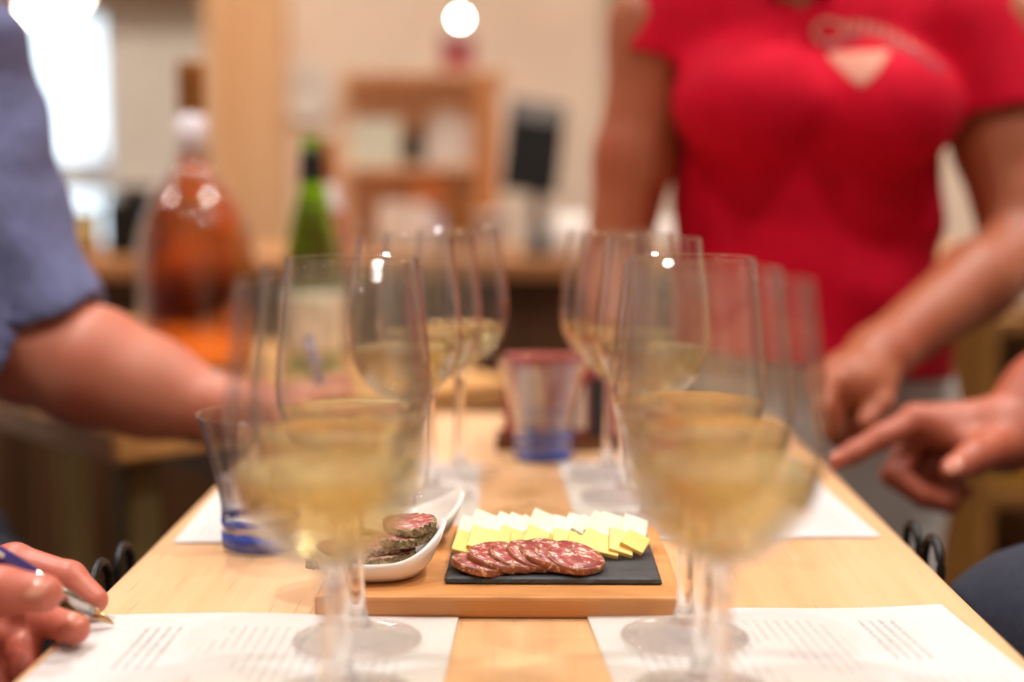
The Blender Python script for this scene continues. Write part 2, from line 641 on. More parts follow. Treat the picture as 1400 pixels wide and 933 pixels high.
# pendant bulbs
def pendant(loc, r, label, strength, cord):
    t = thing('pendant_lamp', label, 'lamp', loc, 'hanging globe bulbs')
    local_obj('bulb', sphere((0, 0, 0), r, 24), glow('bulb_glow_%d' % strength, (255, 244, 226), strength), t, True)
    local_obj('socket', lathe([(0, r * 0.8), (r * 0.5, r * 0.8), (r * 0.5, r * 1.9), (r * 0.15, r * 2.1), (0, r * 2.1)], 20), plain('brass_socket', (170, 130, 70), 0.3, 0.1, metal=1.0), t, True)
    local_obj('cord', tube([(0, 0, r * 2.0), (0, 0, CE - loc[2])], 0.003, 8), plain('black_cord', (25, 22, 20), 0.6), t, True)
pendant((-0.168, 3.38, 0.632), 0.013, 'round lit globe bulb hanging above the wooden display rack', 60.0, 0)
pendant((-1.72, 5.0, 0.85), 0.042, 'round lit globe bulb hanging in front of the bright glazed door', 22.0, 0)
pendant((-1.585, 5.0, 0.895), 0.042, 'round lit globe bulb hanging nearest the orange pilaster, beside the glazed door', 22.0, 0)

# ------------------------------------------------------------------ back counter and what stands on it
m_ctop = wood('counter_top_wood', (188, 132, 84), (156, 104, 62), 0.4, 'X')
m_cfront = wood('counter_dark_wood', (92, 58, 28), (64, 38, 16), 0.5, 'Z')
ct = thing('service_counter', 'long service counter with a tan wooden top and dark brown front', 'counter', (0, 3.2, FL))
mesh_obj('worktop', b2((-1.75, 2.86, 0.06), (1.5, 3.62, 0.10), 0.004), m_ctop, ct)
for i in range(5):
    xa = -1.72 + i * 0.64
    mesh_obj('front_panel', b2((xa + 0.006, 2.92, FL + 0.08), (xa + 0.634, 2.95, 0.06), 0.004), m_cfront, ct)
mesh_obj('body', b2((-1.72, 2.95, FL), (1.48, 3.58, 0.06)), m_cfront, ct)

m_rackp = wood('rack_post_wood', (208, 146, 92), (184, 116, 66), 0.5, 'Z')
m_rack = wood('rack_wood', (236, 200, 164), (224, 180, 140), 0.5, 'Z')
rk = thing('display_rack', 'wooden display rack with tall posts and two shelves on the counter', 'rack', (-0.26, 3.4, 0.10))
for px_ in (-0.455, -0.103):
    mesh_obj('post', b2((px_ - 0.014 - (0.012 if px_ > -0.2 else 0), 3.27, 0.10), (px_ + 0.014 + (0.012 if px_ > -0.2 else 0), 3.31, 0.50 if px_ > -0.2 else 0.30), 0.003), m_rackp if px_ > -0.2 else m_rack, rk)
    mesh_obj('post', b2((px_ - 0.014, 3.48, 0.10), (px_ + 0.014, 3.52, 0.50), 0.003), m_rack, rk)
mesh_obj('shelf', b2((-0.44, 3.28, 0.278), (-0.117, 3.52, 0.292), 0.002), m_rack, rk)
mesh_obj('shelf', b2((-0.44, 3.30, 0.492), (-0.06, 3.54, 0.507), 0.002), m_rack, rk)
mesh_obj('back_panel', b2((-0.44, 3.515, 0.10), (-0.117, 3.53, 0.492), 0.002), plain('pink_beige_board', (232, 198, 170), 0.7), rk)

o = tag(mesh_obj('gift_box', b2((-0.212, 3.34, 0.507), (-0.135, 3.42, 0.585), 0.004), plain('mauve_card', (176, 92, 96), 0.6)), 'small mauve red box on top of the wooden display rack', 'box')
mesh_obj('lid', b2((-0.214, 3.338, 0.57), (-0.133, 3.422, 0.588), 0.003), plain('mauve_lid', (150, 82, 110), 0.6), o)
o = tag(mesh_obj('menu_card', boxm((-0.364, 3.33, 0.345), (0.116, 0.006, 0.106), 0.001, Euler((-0.10, 0, 0)).to_matrix()), plain('sage_card', (205, 208, 192), 0.7)), 'pale sage green card leaning on the upper rack shelf', 'card')
o = tag(mesh_obj('storage_jar', lathe([(0, 0), (0.026, 0), (0.027, 0.05), (0.02, 0.062), (0, 0.062)], 28, False, (-0.279, 3.40, 0.293)), plain('dark_jar', (52, 48, 46), 0.3)), 'dark lidded jar between the sage card and the white leaflets', 'jar')
mesh_obj('lid', lathe([(0, 0.062), (0.024, 0.062), (0.024, 0.078), (0, 0.078)], 28, False, (-0.279, 3.40, 0.293)), plain('dark_jar_lid', (40, 60, 52), 0.4), o)
for i, (x, rz, h_) in enumerate(((-0.222, 0.12, 0.115), (-0.195, -0.1, 0.125), (-0.162, 0.22, 0.10))):
    tag(mesh_obj('leaflet', boxm((x, 3.36 - i * 0.02, 0.292 + h_ / 2 + 0.003), (0.052, 0.005, h_), 0.001, Euler((-0.12, rz * 0.5, rz)).to_matrix()), plain('leaflet_paper', (226, 218, 210), 0.6)), ('off white leaflet beside the dark jar on the upper rack shelf', 'tallest off white leaflet, middle of the three on the upper rack shelf', 'off white leaflet next to the tan post on the upper rack shelf')[i], 'leaflet', 'leaflets on the rack')
tag(mesh_obj('snack_box', b2((-0.285, 3.30, 0.205), (-0.200, 3.36, 0.262), 0.003), plain('orange_card', (206, 128, 72), 0.55)), 'orange brown carton lying on white packets in the rack', 'box')
o = tag(mesh_obj('amber_bottle', lathe([(0, 0), (0.022, 0), (0.023, 0.01), (0.023, 0.11), (0.012, 0.13), (0.0, 0.13)], 28, False, (-0.171, 3.31, 0.10)), plain('amber_glaze', (150, 96, 30), 0.2)), 'amber brown bottle on the counter under the rack shelf', 'bottle')
mesh_obj('cap', lathe([(0, 0.13), (0.012, 0.13), (0.012, 0.155), (0, 0.155)], 24, False, (-0.171, 3.31, 0.10)), plain('amber_cap', (120, 76, 26), 0.4), o, True)
for i, (x, c_) in enumerate(((-0.325, (232, 222, 208)), (-0.262, (238, 230, 222)), (-0.222, (214, 206, 226)))):
    tag(mesh_obj('paper_packet', b2((x - 0.028, 3.29 + 0.01 * i, 0.10), (x + 0.028 if i < 2 else x + 0.018, 3.35 + 0.01 * i, 0.205 if i < 2 else 0.18), 0.006), plain('packet_paper_%d' % i, c_, 0.6)),
        ('cream paper packet on the counter at the rack post', 'white paper packet under the orange carton', 'pale lilac packet next to the amber bottle')[i], 'packet')

# till screen: tilted black panel on a foot
mo = thing('till_screen', 'black tilted till screen with a grey top strip on the counter', 'screen', (0.005, 3.05, 0.10))
Mt = Euler((-0.22, math.radians(8), 0.12)).to_matrix()
cc = Vector((0.004, 3.02, 0.326))
mesh_obj('panel', boxm(cc, (0.118, 0.018, 0.196), 0.004, Mt), plain('black_plastic', (14, 13, 13), 0.55, 0.1, spec=0.25), mo)
mesh_obj('screen_strip', boxm(cc + Mt @ Vector((0, -0.0095, 0.074)), (0.106, 0.002, 0.038), 0, Mt), plain('grey_screen', (126, 124, 122), 0.3), mo)
mesh_obj('stand_arm', tube([(0.012, 3.05, 0.12), (0.012, 3.045, 0.26)], 0.014, 12), plain('grey_plastic', (120, 116, 112), 0.45), mo, True)
mesh_obj('stand_base', lathe([(0, 0), (0.045, 0), (0.044, 0.016), (0.03, 0.022), (0, 0.022)], 32, False, (0.02, 3.06, 0.10)), plain('grey_plastic', (120, 116, 112), 0.45), mo, True)
pr = thing('receipt_printer', 'squat grey receipt printer next to the tilted till screen', 'printer', (-0.075, 3.02, 0.10))
mesh_obj('body', b2((-0.112, 2.96, 0.10), (-0.060, 3.06, 0.19), 0.010), plain('warm_grey_plastic', (190, 168, 154), 0.5), pr)
mesh_obj('paper_slot', b2((-0.104, 2.957, 0.165), (-0.068, 2.97, 0.176), 0.001), plain('black_plastic', (20, 19, 19), 0.35), pr)
ca = thing('card_terminal', 'dark grey card terminal lying at the foot of the till screen', 'card reader', (0.015, 2.93, 0.10))
mesh_obj('body', boxm((0.015, 2.93, 0.132), (0.036, 0.03, 0.062), 0.005, Euler((-0.35, 0, 0)).to_matrix()), plain('slate_plastic', (74, 78, 84), 0.4), ca)
mesh_obj('keypad', boxm((0.015, 2.915, 0.126), (0.026, 0.008, 0.028), 0.001, Euler((-0.35, 0, 0)).to_matrix()), plain('black_plastic', (20, 19, 19), 0.35), ca)
def mug(x, y, z, label, h=0.085, r=0.036):
    t = thing('mug', label, 'mug', (x, y, z))
    local_obj('cup', lathe([(0, 0), (r * 0.9, 0), (r, 0.006), (r, h), (r - 0.004, h), (r - 0.004, 0.008), (0, 0.008)], 32, False), plain('white_china', (236, 230, 222), 0.2, 0.03), t, True)
    local_obj('handle', tube([(r - 0.002, 0, h * 0.82), (r + 0.02, 0, h * 0.8), (r + 0.026, 0, h * 0.5), (r + 0.018, 0, h * 0.25), (r - 0.002, 0, h * 0.2)], 0.004, 8), plain('white_china', (236, 230, 222), 0.2, 0.03), t, True)
mug(0.080, 2.97, 0.10, 'white china mug on the counter to the side of the card terminal')
mug(0.262, 2.98, 0.10, 'white china mug behind the bare arm of the red polo shirt', 0.075, 0.03)
# round white plate on the wall
pl = tag(mesh_obj('wall_plate', lathe([(0, 0), (0.055, 0), (0.085, 0.008), (0.088, 0.012), (0.082, 0.012), (0.052, 0.005), (0, 0.005)], 40, False), plain('white_china', (236, 230, 222), 0.2, 0.03), None, True), 'round white plate hung on the peach wall beside the orange pilaster', 'plate')
pl.location = (-0.69, 4.40, 0.52)
pl.rotation_euler = (PI / 2, 0, 0)
# left end of the counter
bx_ = thing('coffee_grinder', 'black box shaped grinder at the far end of the counter', 'grinder', (-0.83, 3.0, 0.10))
mesh_obj('body', b2((-0.885, 2.94, 0.10), (-0.785, 3.06, 0.215), 0.01), plain('black_plastic', (20, 19, 19), 0.35), bx_)
mesh_obj('hopper', lathe([(0, 0), (0.03, 0), (0.042, 0.03), (0, 0.03)], 24, False, (-0.835, 3.0, 0.215)), plain('smoky_plastic', (70, 62, 54), 0.2), bx_, True)
for i, (x, c_) in enumerate(((-0.945, (186, 160, 96)), (-1.02, (150, 120, 84)))):
    t = thing('tea_tin', ('mustard yellow tin beside the black grinder', 'brown tin behind the mustard yellow tin')[i], 'tin', (x, 3.0 + 0.03 * i, 0.10))
    local_obj('can', lathe([(0, 0), (0.032, 0), (0.032, 0.075), (0, 0.075)], 28, False), plain('tin_paint_%d' % i, c_, 0.4), t, True)
    local_obj('lid', lathe([(0, 0.075), (0.033, 0.075), (0.033, 0.09), (0.028, 0.094), (0, 0.094)], 28, False), plain('tin_lid', (150, 140, 120), 0.3, metal=0.6), t, True)

# right end: low wooden shelf with red and yellow cartons
sh = thing('low_shelf', 'low brown wooden shelf unit standing behind the red polo shirt', 'shelf', (1.05, 2.5, FL))
m_shelf = wood('shelf_wood', (150, 104, 46), (116, 76, 30), 0.5, 'X')
for z in (FL, -0.62, -0.30, 0.0):
    mesh_obj('shelf', b2((0.79, 2.4, z), (1.45, 2.75, z + 0.025), 0.002), m_shelf, sh)
for x in (0.77, 1.45):
    mesh_obj('side_panel', b2((x, 2.4, FL), (x + 0.02, 2.75, 0.025), 0.002), m_shelf, sh)
mesh_obj('back_panel', b2((0.79, 2.735, FL), (1.45, 2.75, 0.0)), m_shelf, sh)
for i, (x, z, c_, l_) in enumerate(((0.842, -0.274, (150, 110, 30), 'mustard carton on the top tier of the low shelf'), (0.94, -0.274, (120, 84, 40), 'brown carton on the top tier of the low shelf'),
                                (0.85, -0.594, (130, 40, 20), 'dark red carton on the middle tier of the low shelf'), (0.96, -0.594, (150, 96, 30), 'ochre carton on the middle tier of the low shelf'))):
    o = tag(mesh_obj('carton', b2((x - 0.042, 2.45, z), (x + 0.042, 2.6, z + 0.17 + 0.02 * (i % 2)), 0.003), plain('carton_%d' % i, c_, 0.6)), l_, 'carton')
    mesh_obj('flap', b2((x - 0.043, 2.449, z + 0.16 + 0.02 * (i % 2)), (x + 0.043, 2.601, z + 0.172 + 0.02 * (i % 2)), 0.002), plain('carton_flap_%d' % i, tuple(int(v * 0.85) for v in c_), 0.6), o)
t = thing('tea_pot', 'white china pot standing on the low shelf', 'pot', (0.875, 2.5, 0.025))
local_obj('body', lathe([(0, 0), (0.03, 0), (0.05, 0.025), (0.05, 0.045), (0.03, 0.07), (0, 0.074)], 32, False), plain('white_china', (236, 230, 222), 0.2, 0.03), t, True)
local_obj('lid_knob', sphere((0, 0, 0.08), 0.009, 12), plain('white_china', (236, 230, 222), 0.2, 0.03), t, True)
local_obj('spout', tube([(0.045, 0, 0.03), (0.065, 0, 0.045), (0.078, 0, 0.066)], [0.011, 0.008, 0.006], 10), plain('white_china', (236, 230, 222), 0.2, 0.03), t, True)

# ------------------------------------------------------------------ the tasting table
m_top = wood('maple_table_top', (234, 190, 146), (220, 170, 122), 0.30, 'Y', 0.7, ticks=True)
m_leg = wood('maple_leg', (216, 168, 112), (190, 140, 84), 0.4, 'Z')
m_iron = plain('black_iron', (14, 13, 14), 0.4, 0.1, metal=0.3)
TX, TYa, TYb = 0.267, 0.10, 1.555
tb = thing('tasting_table', 'long narrow light maple tasting table covered with glasses and sheets', 'table', (0, 0.74, FL))
mesh_obj('tabletop', b2((-TX, TYa, -0.032), (TX, TYb, 0.0), 0.003), m_top, tb)
for sx in (-1, 1):
    mesh_obj('apron', b2((sx * 0.215 - 0.01, TYa + 0.06, -0.10), (sx * 0.215 + 0.01, TYb - 0.06, -0.032), 0.002), m_leg, tb)
for yy in (TYa + 0.06, TYb - 0.06):
    mesh_obj('apron', b2((-0.205, yy - 0.01, -0.10), (0.205, yy + 0.01, -0.032), 0.002), m_leg, tb)
for sx in (-1, 1):
    for yy in (TYa + 0.06, TYb - 0.06):
        mesh_obj('leg', b2((sx * 0.205 - 0.022, yy - 0.022, FL), (sx * 0.205 + 0.022, yy + 0.022, -0.032), 0.003), m_leg, tb)
def scroll(x, y, z, sx):
    """wrought iron curl that peeps out past the table edge"""
    for k, (dy, r) in enumerate(((0.0, 0.023), (0.054, 0.020))):
        pts = []
        for i in range(28):
            a = -0.9 + i * 0.22
            rr = r * (1 - 0.25 * i / 27)
            pts.append((x, y + dy + rr * math.cos(a), z + rr * math.sin(a)))
        mesh_obj('iron_scroll', tube(pts, 0.0034, 8), m_iron, tb, True)
    mesh_obj('iron_bracket', tube([(x, y - 0.02, z - 0.018), (x, y + 0.075, z - 0.018)], 0.004, 8), m_iron, tb, True)
    mesh_obj('iron_bracket', tube([(x, y + 0.025, z - 0.018), (x - sx * 0.065, y + 0.025, z - 0.02)], 0.005, 8), m_iron, tb, True)
scroll(-0.283, 0.905, -0.014, -1)
scroll(0.284, 0.985, -0.016, 1)

# second table, standing askew behind the first
ux, uy = 0.686, -0.728
nx, ny = 0.728, 0.686
E0 = np.array((-0.427, 1.432))
def t2(a, b, z):
    p = E0 - np.array((ux, uy)) * a + np.array((nx, ny)) * b
    return (p[0], p[1], z)
m_top2 = wood('honey_table_top', (222, 168, 104), (202, 146, 80), 0.4, 'X', 0.6)
def prism(a0, a1, b0, b1, z0, z1):
    v = [t2(a, b, z) for z in (z0, z1) for a, b in ((a0, b0), (a1, b0), (a1, b1), (a0, b1))]
    bm = bmesh.new()
    vv = [bm.verts.new(p) for p in v]
    for f in ((0, 1, 2, 3), (4, 7, 6, 5), (0, 4, 5, 1), (1, 5, 6, 2), (2, 6, 7, 3), (3, 7, 4, 0)):
        bm.faces.new([vv[i] for i in f])
    bmesh.ops.bevel(bm, geom=bm.edges[:], offset=0.004, segments=2, affect='EDGES')
    return bm_mesh(bm)
st = thing('honey_table', 'honey coloured wooden table with the big rosé bottle, standing askew behind the tasting table', 'table', (-0.5, 2.0, FL))
mesh_obj('tabletop', prism(0, 1.25, 0, 0.58, -0.035, 0.0), m_top2, st)
m_olive = wood('olive_post_wood', (132, 112, 66), (104, 86, 46), 0.55, 'Z')
for a, b in ((0.055, 0.05), (1.19, 0.06), (0.08, 0.51), (1.19, 0.51)):
    mesh_obj('leg', prism(a - 0.02, a + 0.02, b - 0.02, b + 0.02, FL, -0.035), m_olive, st)
mesh_obj('apron', prism(0.09, 1.15, 0.22, 0.24, -0.11, -0.035), m_cfront, st)

# ------------------------------------------------------------------ printed sheets
def paper_mat(name, flip=1):
    m, nt, out = newmat(name)
    b = N(nt, 'ShaderNodeBsdfPrincipled', Roughness=0.55)
    tc = nt.nodes.new('ShaderNodeTexCoord')
    sp = nt.nodes.new('ShaderNodeSeparateXYZ')
    nt.links.new(tc.outputs['Object'], sp.inputs[0])
    def M_(op, a, b_=None, c=None):
        n = nt.nodes.new('ShaderNodeMath'); n.operation = op
        for i, v in enumerate((a, b_, c)):
            if v is None: continue
            if isinstance(v, (int, float)): n.inputs[i].default_value = v
            else: nt.links.new(v, n.inputs[i])
        return n.outputs[0]
    X = M_('MULTIPLY', sp.outputs[0], float(flip)); Y = sp.outputs[1]
    fr = M_('FRACT', M_('DIVIDE', M_('ADD', X, 1.0), 0.0062))
    line = M_('LESS_THAN', fr, 0.38)
    nz = N(nt, 'ShaderNodeTexNoise', Scale=1.0, Detail=2.0)
    mp = nt.nodes.new('ShaderNodeMapping'); mp.inputs['Scale'].default_value = (161, 420, 1)
    nt.links.new(tc.outputs['Object'], mp.inputs[0]); nt.links.new(mp.outputs[0], nz.inputs['Vector'])
    words = M_('GREATER_THAN', nz.outputs['Fac'], 0.44)
    n2 = N(nt, 'ShaderNodeTexNoise', Scale=16.0, Detail=1.0)
    nt.links.new(tc.outputs['Object'], n2.inputs['Vector'])
    def rng(v, a, b_): return M_('MULTIPLY', M_('GREATER_THAN', v, a), M_('LESS_THAN', v, b_))
    blockA = M_('MULTIPLY', rng(X, 0.045, 0.072), rng(Y, 0.045, 0.115))
    blockB = M_('MULTIPLY', M_('MULTIPLY', rng(X, -0.09, 0.03), rng(Y, -0.125, 0.115)), M_('GREATER_THAN', n2.outputs['Fac'], 0.47))
    blockC = M_('MULTIPLY', rng(X, 0.04, 0.095), rng(Y, -0.12, 0.02))
    blk = M_('MAXIMUM', blockA, M_('MAXIMUM', M_('MULTIPLY', blockB, 0.55), M_('MULTIPLY', blockC, 0.6)))
    f = M_('MULTIPLY', M_('MULTIPLY', line, words), M_('MULTIPLY', blk, 0.42))
    mix = N(nt, 'ShaderNodeMix', data_type='RGBA')
    nt.links.new(f, mix.inputs[0])
    mix.inputs[6].default_value = (*lin((212, 206, 205)), 1)
    mix.inputs[7].default_value = (*lin((70, 62, 62)), 1)
    nt.links.new(mix.outputs[2], b.inputs['Base Color'])
    nt.links.new(b.outputs[0], out.inputs[0])
    return m

def sheet(loc, rz, label, flip, w_=0.216, l_=0.279, seed=0, group=None, amp=0.0012):
    nxx, nyy = 22, 28
    rs = np.random.RandomState(seed)
    ph = rs.rand(4) * 6
    verts, faces = [], []
    for s in (0, 1):
        for i in range(nxx + 1):
            for j in range(nyy + 1):
                x = (i / nxx - 0.5) * w_; y = (j / nyy - 0.5) * l_
                z = amp * (1 + 0.5 * math.sin(x * 36 + ph[0]) + 0.5 * math.sin(x * 22 + y * 25 + ph[1])) * (0.35 + 0.65 * (j / nyy) ** 3)
                verts.append((x, y, z + (0.0002 if s else 0)))
    n = (nxx + 1) * (nyy + 1)
    for i in range(nxx):
        for j in range(nyy):
            a = i * (nyy + 1) + j; b = a + nyy + 1
            faces.append((a + n, b + n, b + n + 1, a + n + 1))
            faces.append((a, a + 1, b + 1, b))
    me = pyd(verts, faces)
    o = mesh_obj('printed_sheet', me, paper_mat('printed_sheet_paper', flip), None, True)
    o.location = loc
    o.rotation_euler = (0, 0, rz)
    tag(o, label, 'paper', group)
    return o
sheet((-0.153, 0.672, 0.0006), math.radians(-1.0), 'white printed sheet under the hand with the pen, edge at the serving board', -1, seed=1)
sheet((0.152, 0.690, 0.0006), math.radians(5.0), 'white printed sheet with a block of text lines, by the dark navy knee', 1, seed=2)
sheet((-0.150, 1.125, 0.0006), math.radians(1.5), 'white printed sheet under the blue banded tumbler and the hand of the blue sleeve', -1, seed=3)
sheet((0.138, 1.140, 0.0006), math.radians(2.5), 'white printed sheet that the pointing finger rests on', 1, seed=4, amp=0.0006)
o = sheet((-0.80, 1.99, 0.0006), math.radians(-43), 'white sheet lying on the honey coloured table below the blue sleeve', 1, seed=5, amp=0.0006)

# ------------------------------------------------------------------ wine glasses
m_wall = thin_glass('wine_glass_wall')
m_stem = solid_glass('stem_glass', (0.985, 0.985, 0.98), 1.48, clear=0.25)
m_footg = solid_glass('foot_glass', (0.985, 0.985, 0.98), 1.45, clear=0.6)
m_wine = solid_glass('white_wine', (1.0, 0.94, 0.71), 1.34, clear=0.5)
BOWL = [(0.0052, 0.0895), (0.011, 0.0915), (0.020, 0.0970), (0.029, 0.1055), (0.036, 0.1160), (0.0402, 0.1270), (0.0420, 0.1390),
        (0.0418, 0.1510), (0.0405, 0.1650), (0.0388, 0.1800), (0.0370, 0.1950), (0.0355, 0.2085), (0.0352, 0.2112)]
def smooth_prof(p, n=4):
    """Catmull-Rom through the profile points"""
    P = [np.array(q) for q in p]
    P = [2 * P[0] - P[1]] + P + [2 * P[-1] - P[-2]]
    out = []
    for i in range(1, len(P) - 2):
        for k in range(n):
            t = k / n
            a, b, c, d = P[i - 1:i + 3]
            out.append(tuple(0.5 * ((2 * b) + (c - a) * t + (2 * a - 5 * b + 4 * c - d) * t * t + (3 * b - a - 3 * c + d) * t ** 3)))
    out.append(tuple(P[-2]))
    return [(max(0.0, r), z) for r, z in out]
BO = smooth_prof(BOWL, 3)
def bowl_r(z, off):
    zs = [q[1] for q in BO]; rs = [q[0] for q in BO]
    return float(np.interp(z, zs, rs)) - off
def wine_mesh(level):
    off = 0.0016
    prof = [(0, 0.0938)]
    z = 0.0945
    while z < level - 0.0005:
        prof.append((max(0.002, bowl_r(z - 0.0012, off)), z))
        z += 0.0022
    prof.append((bowl_r(level, off), level))
    prof.append((bowl_r(level, off) - 0.002, level - 0.0005))
    prof.append((0, level - 0.0005))
    return lathe(prof, 64, False)
me_wall = lathe([(0, 0.0892)] + BO + [(0.0349, 0.2117), (0.0345, 0.2112)] + [(max(0.001, r - 0.0010), z + (0.0022 if z < 0.1 else 0.0004)) for r, z in BO[::-1][1:]] + [(0, 0.0922)], 72, False)
me_stem = lathe([(0, 0.0892), (0.0056, 0.0892), (0.0048, 0.084), (0.0042, 0.075), (0.0040, 0.055), (0.0041, 0.035), (0.0048, 0.020), (0.0066, 0.0122), (0.0085, 0.0098), (0, 0.0098)], 32, False)
me_foot = lathe([(0, 0.0098), (0.0085, 0.0098), (0.014, 0.0072), (0.022, 0.0050), (0.030, 0.0036), (0.0345, 0.0028), (0.0358, 0.0018), (0.0345, 0.0008), (0.02, 0.0012), (0, 0.0016)], 64, False)
def wine_glass(loc, label, group, level, rz=0):
    t = thing('wine_glass', label, 'wine glass', loc, group)
    t.rotation_euler = (0, 0, rz)
    for nm, me, mt in (('bowl', me_wall, m_wall), ('stem', me_stem, m_stem), ('foot', me_foot, m_footg)):
        o = bpy.data.objects.new(nm, me)
        C.objects.link(o)
        if not me.materials:
            me.materials.append(mt)
            me.polygons.foreach_set('use_smooth', [True] * len(me.polygons))
        o.parent = t
    local_obj('white_wine', wine_mesh(level), m_wine, t, True)
Z = 0.0036
ROWS = (
    ('glasses in the row by the pen hand', 40, (
        (-0.0855, 0.586, 0.132, 'glass of white wine in the pen hand row, the one furthest from the serving board'),
        (-0.0920, 0.672, 0.133, 'glass of white wine, middle of the three in the row beside the pen hand'),
        (-0.0955, 0.758, 0.130, 'glass of white wine close to the serving board, in front of the herb salami dish'))),
    ('glasses in the row on the text block sheet', 9, (
        (0.0815, 0.592, 0.133, 'glass of white wine on the text block sheet, the one furthest from the slate'),
        (0.0840, 0.679, 0.134, 'glass of white wine, middle of the three on the text block sheet'),
        (0.0850, 0.766, 0.133, 'glass of white wine on the text block sheet, close to the serving board'))),
    ('glasses in the row behind the dishes', 7, (
        (-0.0925, 1.034, 0.131, 'glass of white wine right behind the second white dish'),
        (-0.0810, 1.122, 0.133, 'glass of white wine, middle of the three in the row behind the white dishes'),
        (-0.0620, 1.210, 0.130, 'glass of white wine in the row behind the dishes, nearest the far tumbler'))),
    ('glasses in the row behind the cheese', 5, (
        (0.0880, 1.030, 0.132, 'glass of white wine right behind the white cheese end of the board'),
        (0.0740, 1.116, 0.134, 'glass of white wine, middle of the three in the row behind the cheese'),
        (0.0660, 1.206, 0.131, 'glass of white wine in the row behind the cheese, nearest the far tumbler'))))
for grp, tw, items in ROWS:
    for (x, y, lv, lab) in items:
        wine_glass((x, y, Z), lab, grp, lv, y * tw)

# ------------------------------------------------------------------ water tumblers with blue bands
m_twall = thin_glass('tumbler_wall', (0.975, 0.98, 0.985), 0.08, 2.6)
m_tbase = solid_glass('tumbler_base_glass', (0.93, 0.95, 0.99), 1.45, clear=0.35)
m_water = solid_glass('water', (0.97, 0.975, 0.985), 1.33, clear=0.45)
m_blue, nt, out = newmat('cobalt_blue_glass')
bs = N(nt, 'ShaderNodeBsdfPrincipled', Roughness=0.12)
nz = N(nt, 'ShaderNodeTexNoise', Scale=60.0, Detail=3.0)
nt.links.new(coords(nt, (1, 1, 2.5)), nz.inputs['Vector'])
nt.links.new(ramp(nt, nz.outputs['Fac'], [(0.35, lin((44, 66, 178))), (0.75, lin((112, 134, 220)))]), bs.inputs['Base Color'])
tr = N(nt, 'ShaderNodeBsdfTransparent'); tr.inputs[0].default_value = (0.45, 0.55, 0.95, 1)
mx = N(nt, 'ShaderNodeMixShader'); mx.inputs[0].default_value = 0.22
nt.links.new(bs.outputs[0], mx.inputs[1]); nt.links.new(tr.outputs[0], mx.inputs[2]); nt.links.new(mx.outputs[0], out.inputs[0])
TO = smooth_prof([(0.0262, 0.0), (0.0272, 0.004), (0.0272, 0.018), (0.0280, 0.034), (0.0318, 0.052), (0.0370, 0.072), (0.0418, 0.089), (0.0432, 0.0945)], 4)
def tr_(z): return float(np.interp(z, [q[1] for q in TO], [q[0] for q in TO]))
def wavy_band(z0, z1, amp, ph, r_off, mat, parent, n=2):
    """a band of coloured glass round the tumbler with wandering edges"""
    seg = 72
    verts, faces = [], []
    for i in range(seg):
        a = 2 * PI * i / seg
        zt = z1 + amp * math.sin(n * a + ph) + amp * 0.4 * math.sin(5 * a + ph)
        zb = z0 + amp * 0.8 * math.sin(n * a + ph + 0.5)
        zb = max(zb, 0.0012)
        for z, ro in ((zb, r_off), (zt, r_off), (zt, r_off + 0.0012), (zb, r_off + 0.0012)):
            r = tr_(z) - ro
            verts.append((r * math.cos(a), r * math.sin(a), z))
        b = 4 * i; c = 4 * ((i + 1) % seg)
        for k in range(4):
            faces.append((b + k, c + k, c + (k + 1) % 4, b + (k + 1) % 4))
    local_obj('blue_band', pyd(verts, faces), mat, parent, True)
def tumbler(loc, label, level, rz):
    t = thing('water_tumbler', label, 'tumbler', loc)
    t.rotation_euler = (0, 0, rz)
    local_obj('wall', lathe(TO + [(0.0428, 0.0950), (0.0420, 0.0945)] + [(r - 0.0014, z) for r, z in TO[::-1][1:] if z > 0.012] + [(0.0254, 0.010), (0, 0.010), (0, 0.0)], 72, False), m_twall, t, True)
    local_obj('base', lathe([(0, 0.0009), (0.0252, 0.0009), (0.0256, 0.0088), (0, 0.0088)], 64, False), m_tbase, t)
    wavy_band(0.0015, 0.0120, 0.0016, rz, -0.0002, m_blue, t)
    wavy_band(0.0190, 0.0245, 0.0024, rz + 1.1, -0.0002, m_blue, t, 1)
    wp = [(0, 0.0106), (0.0246, 0.0106)]
    z = 0.013
    while z < level:
        wp.append((tr_(z) - 0.0018, z)); z += 0.004
    wp += [(tr_(level) - 0.0018, level), (0, level)]
    local_obj('water', lathe(wp, 64, False), m_water, t)
tumbler((-0.189, 0.972, 0.0012), 'clear tumbler of water with cobalt blue bands beside the white dishes', 0.050, 0.6)
tumbler((0.0115, 1.292, 0.0004), 'clear tumbler of water with blue bands standing between the two far rows', 0.044, 2.4)

# ------------------------------------------------------------------ serving board with slate, dishes, meat and cheese
m_board = wood('cherry_board_wood', (216, 156, 98), (194, 128, 72), 0.38, 'X', 0.8)
bd = tag(mesh_obj('serving_board', b2((-0.1275, 0.811, 0.0004), (0.0895, 0.988, 0.0134), 0.0022), m_board), 'rectangular cherry wood serving board carrying a slate and two white dishes', 'serving board')
BT = 0.0134
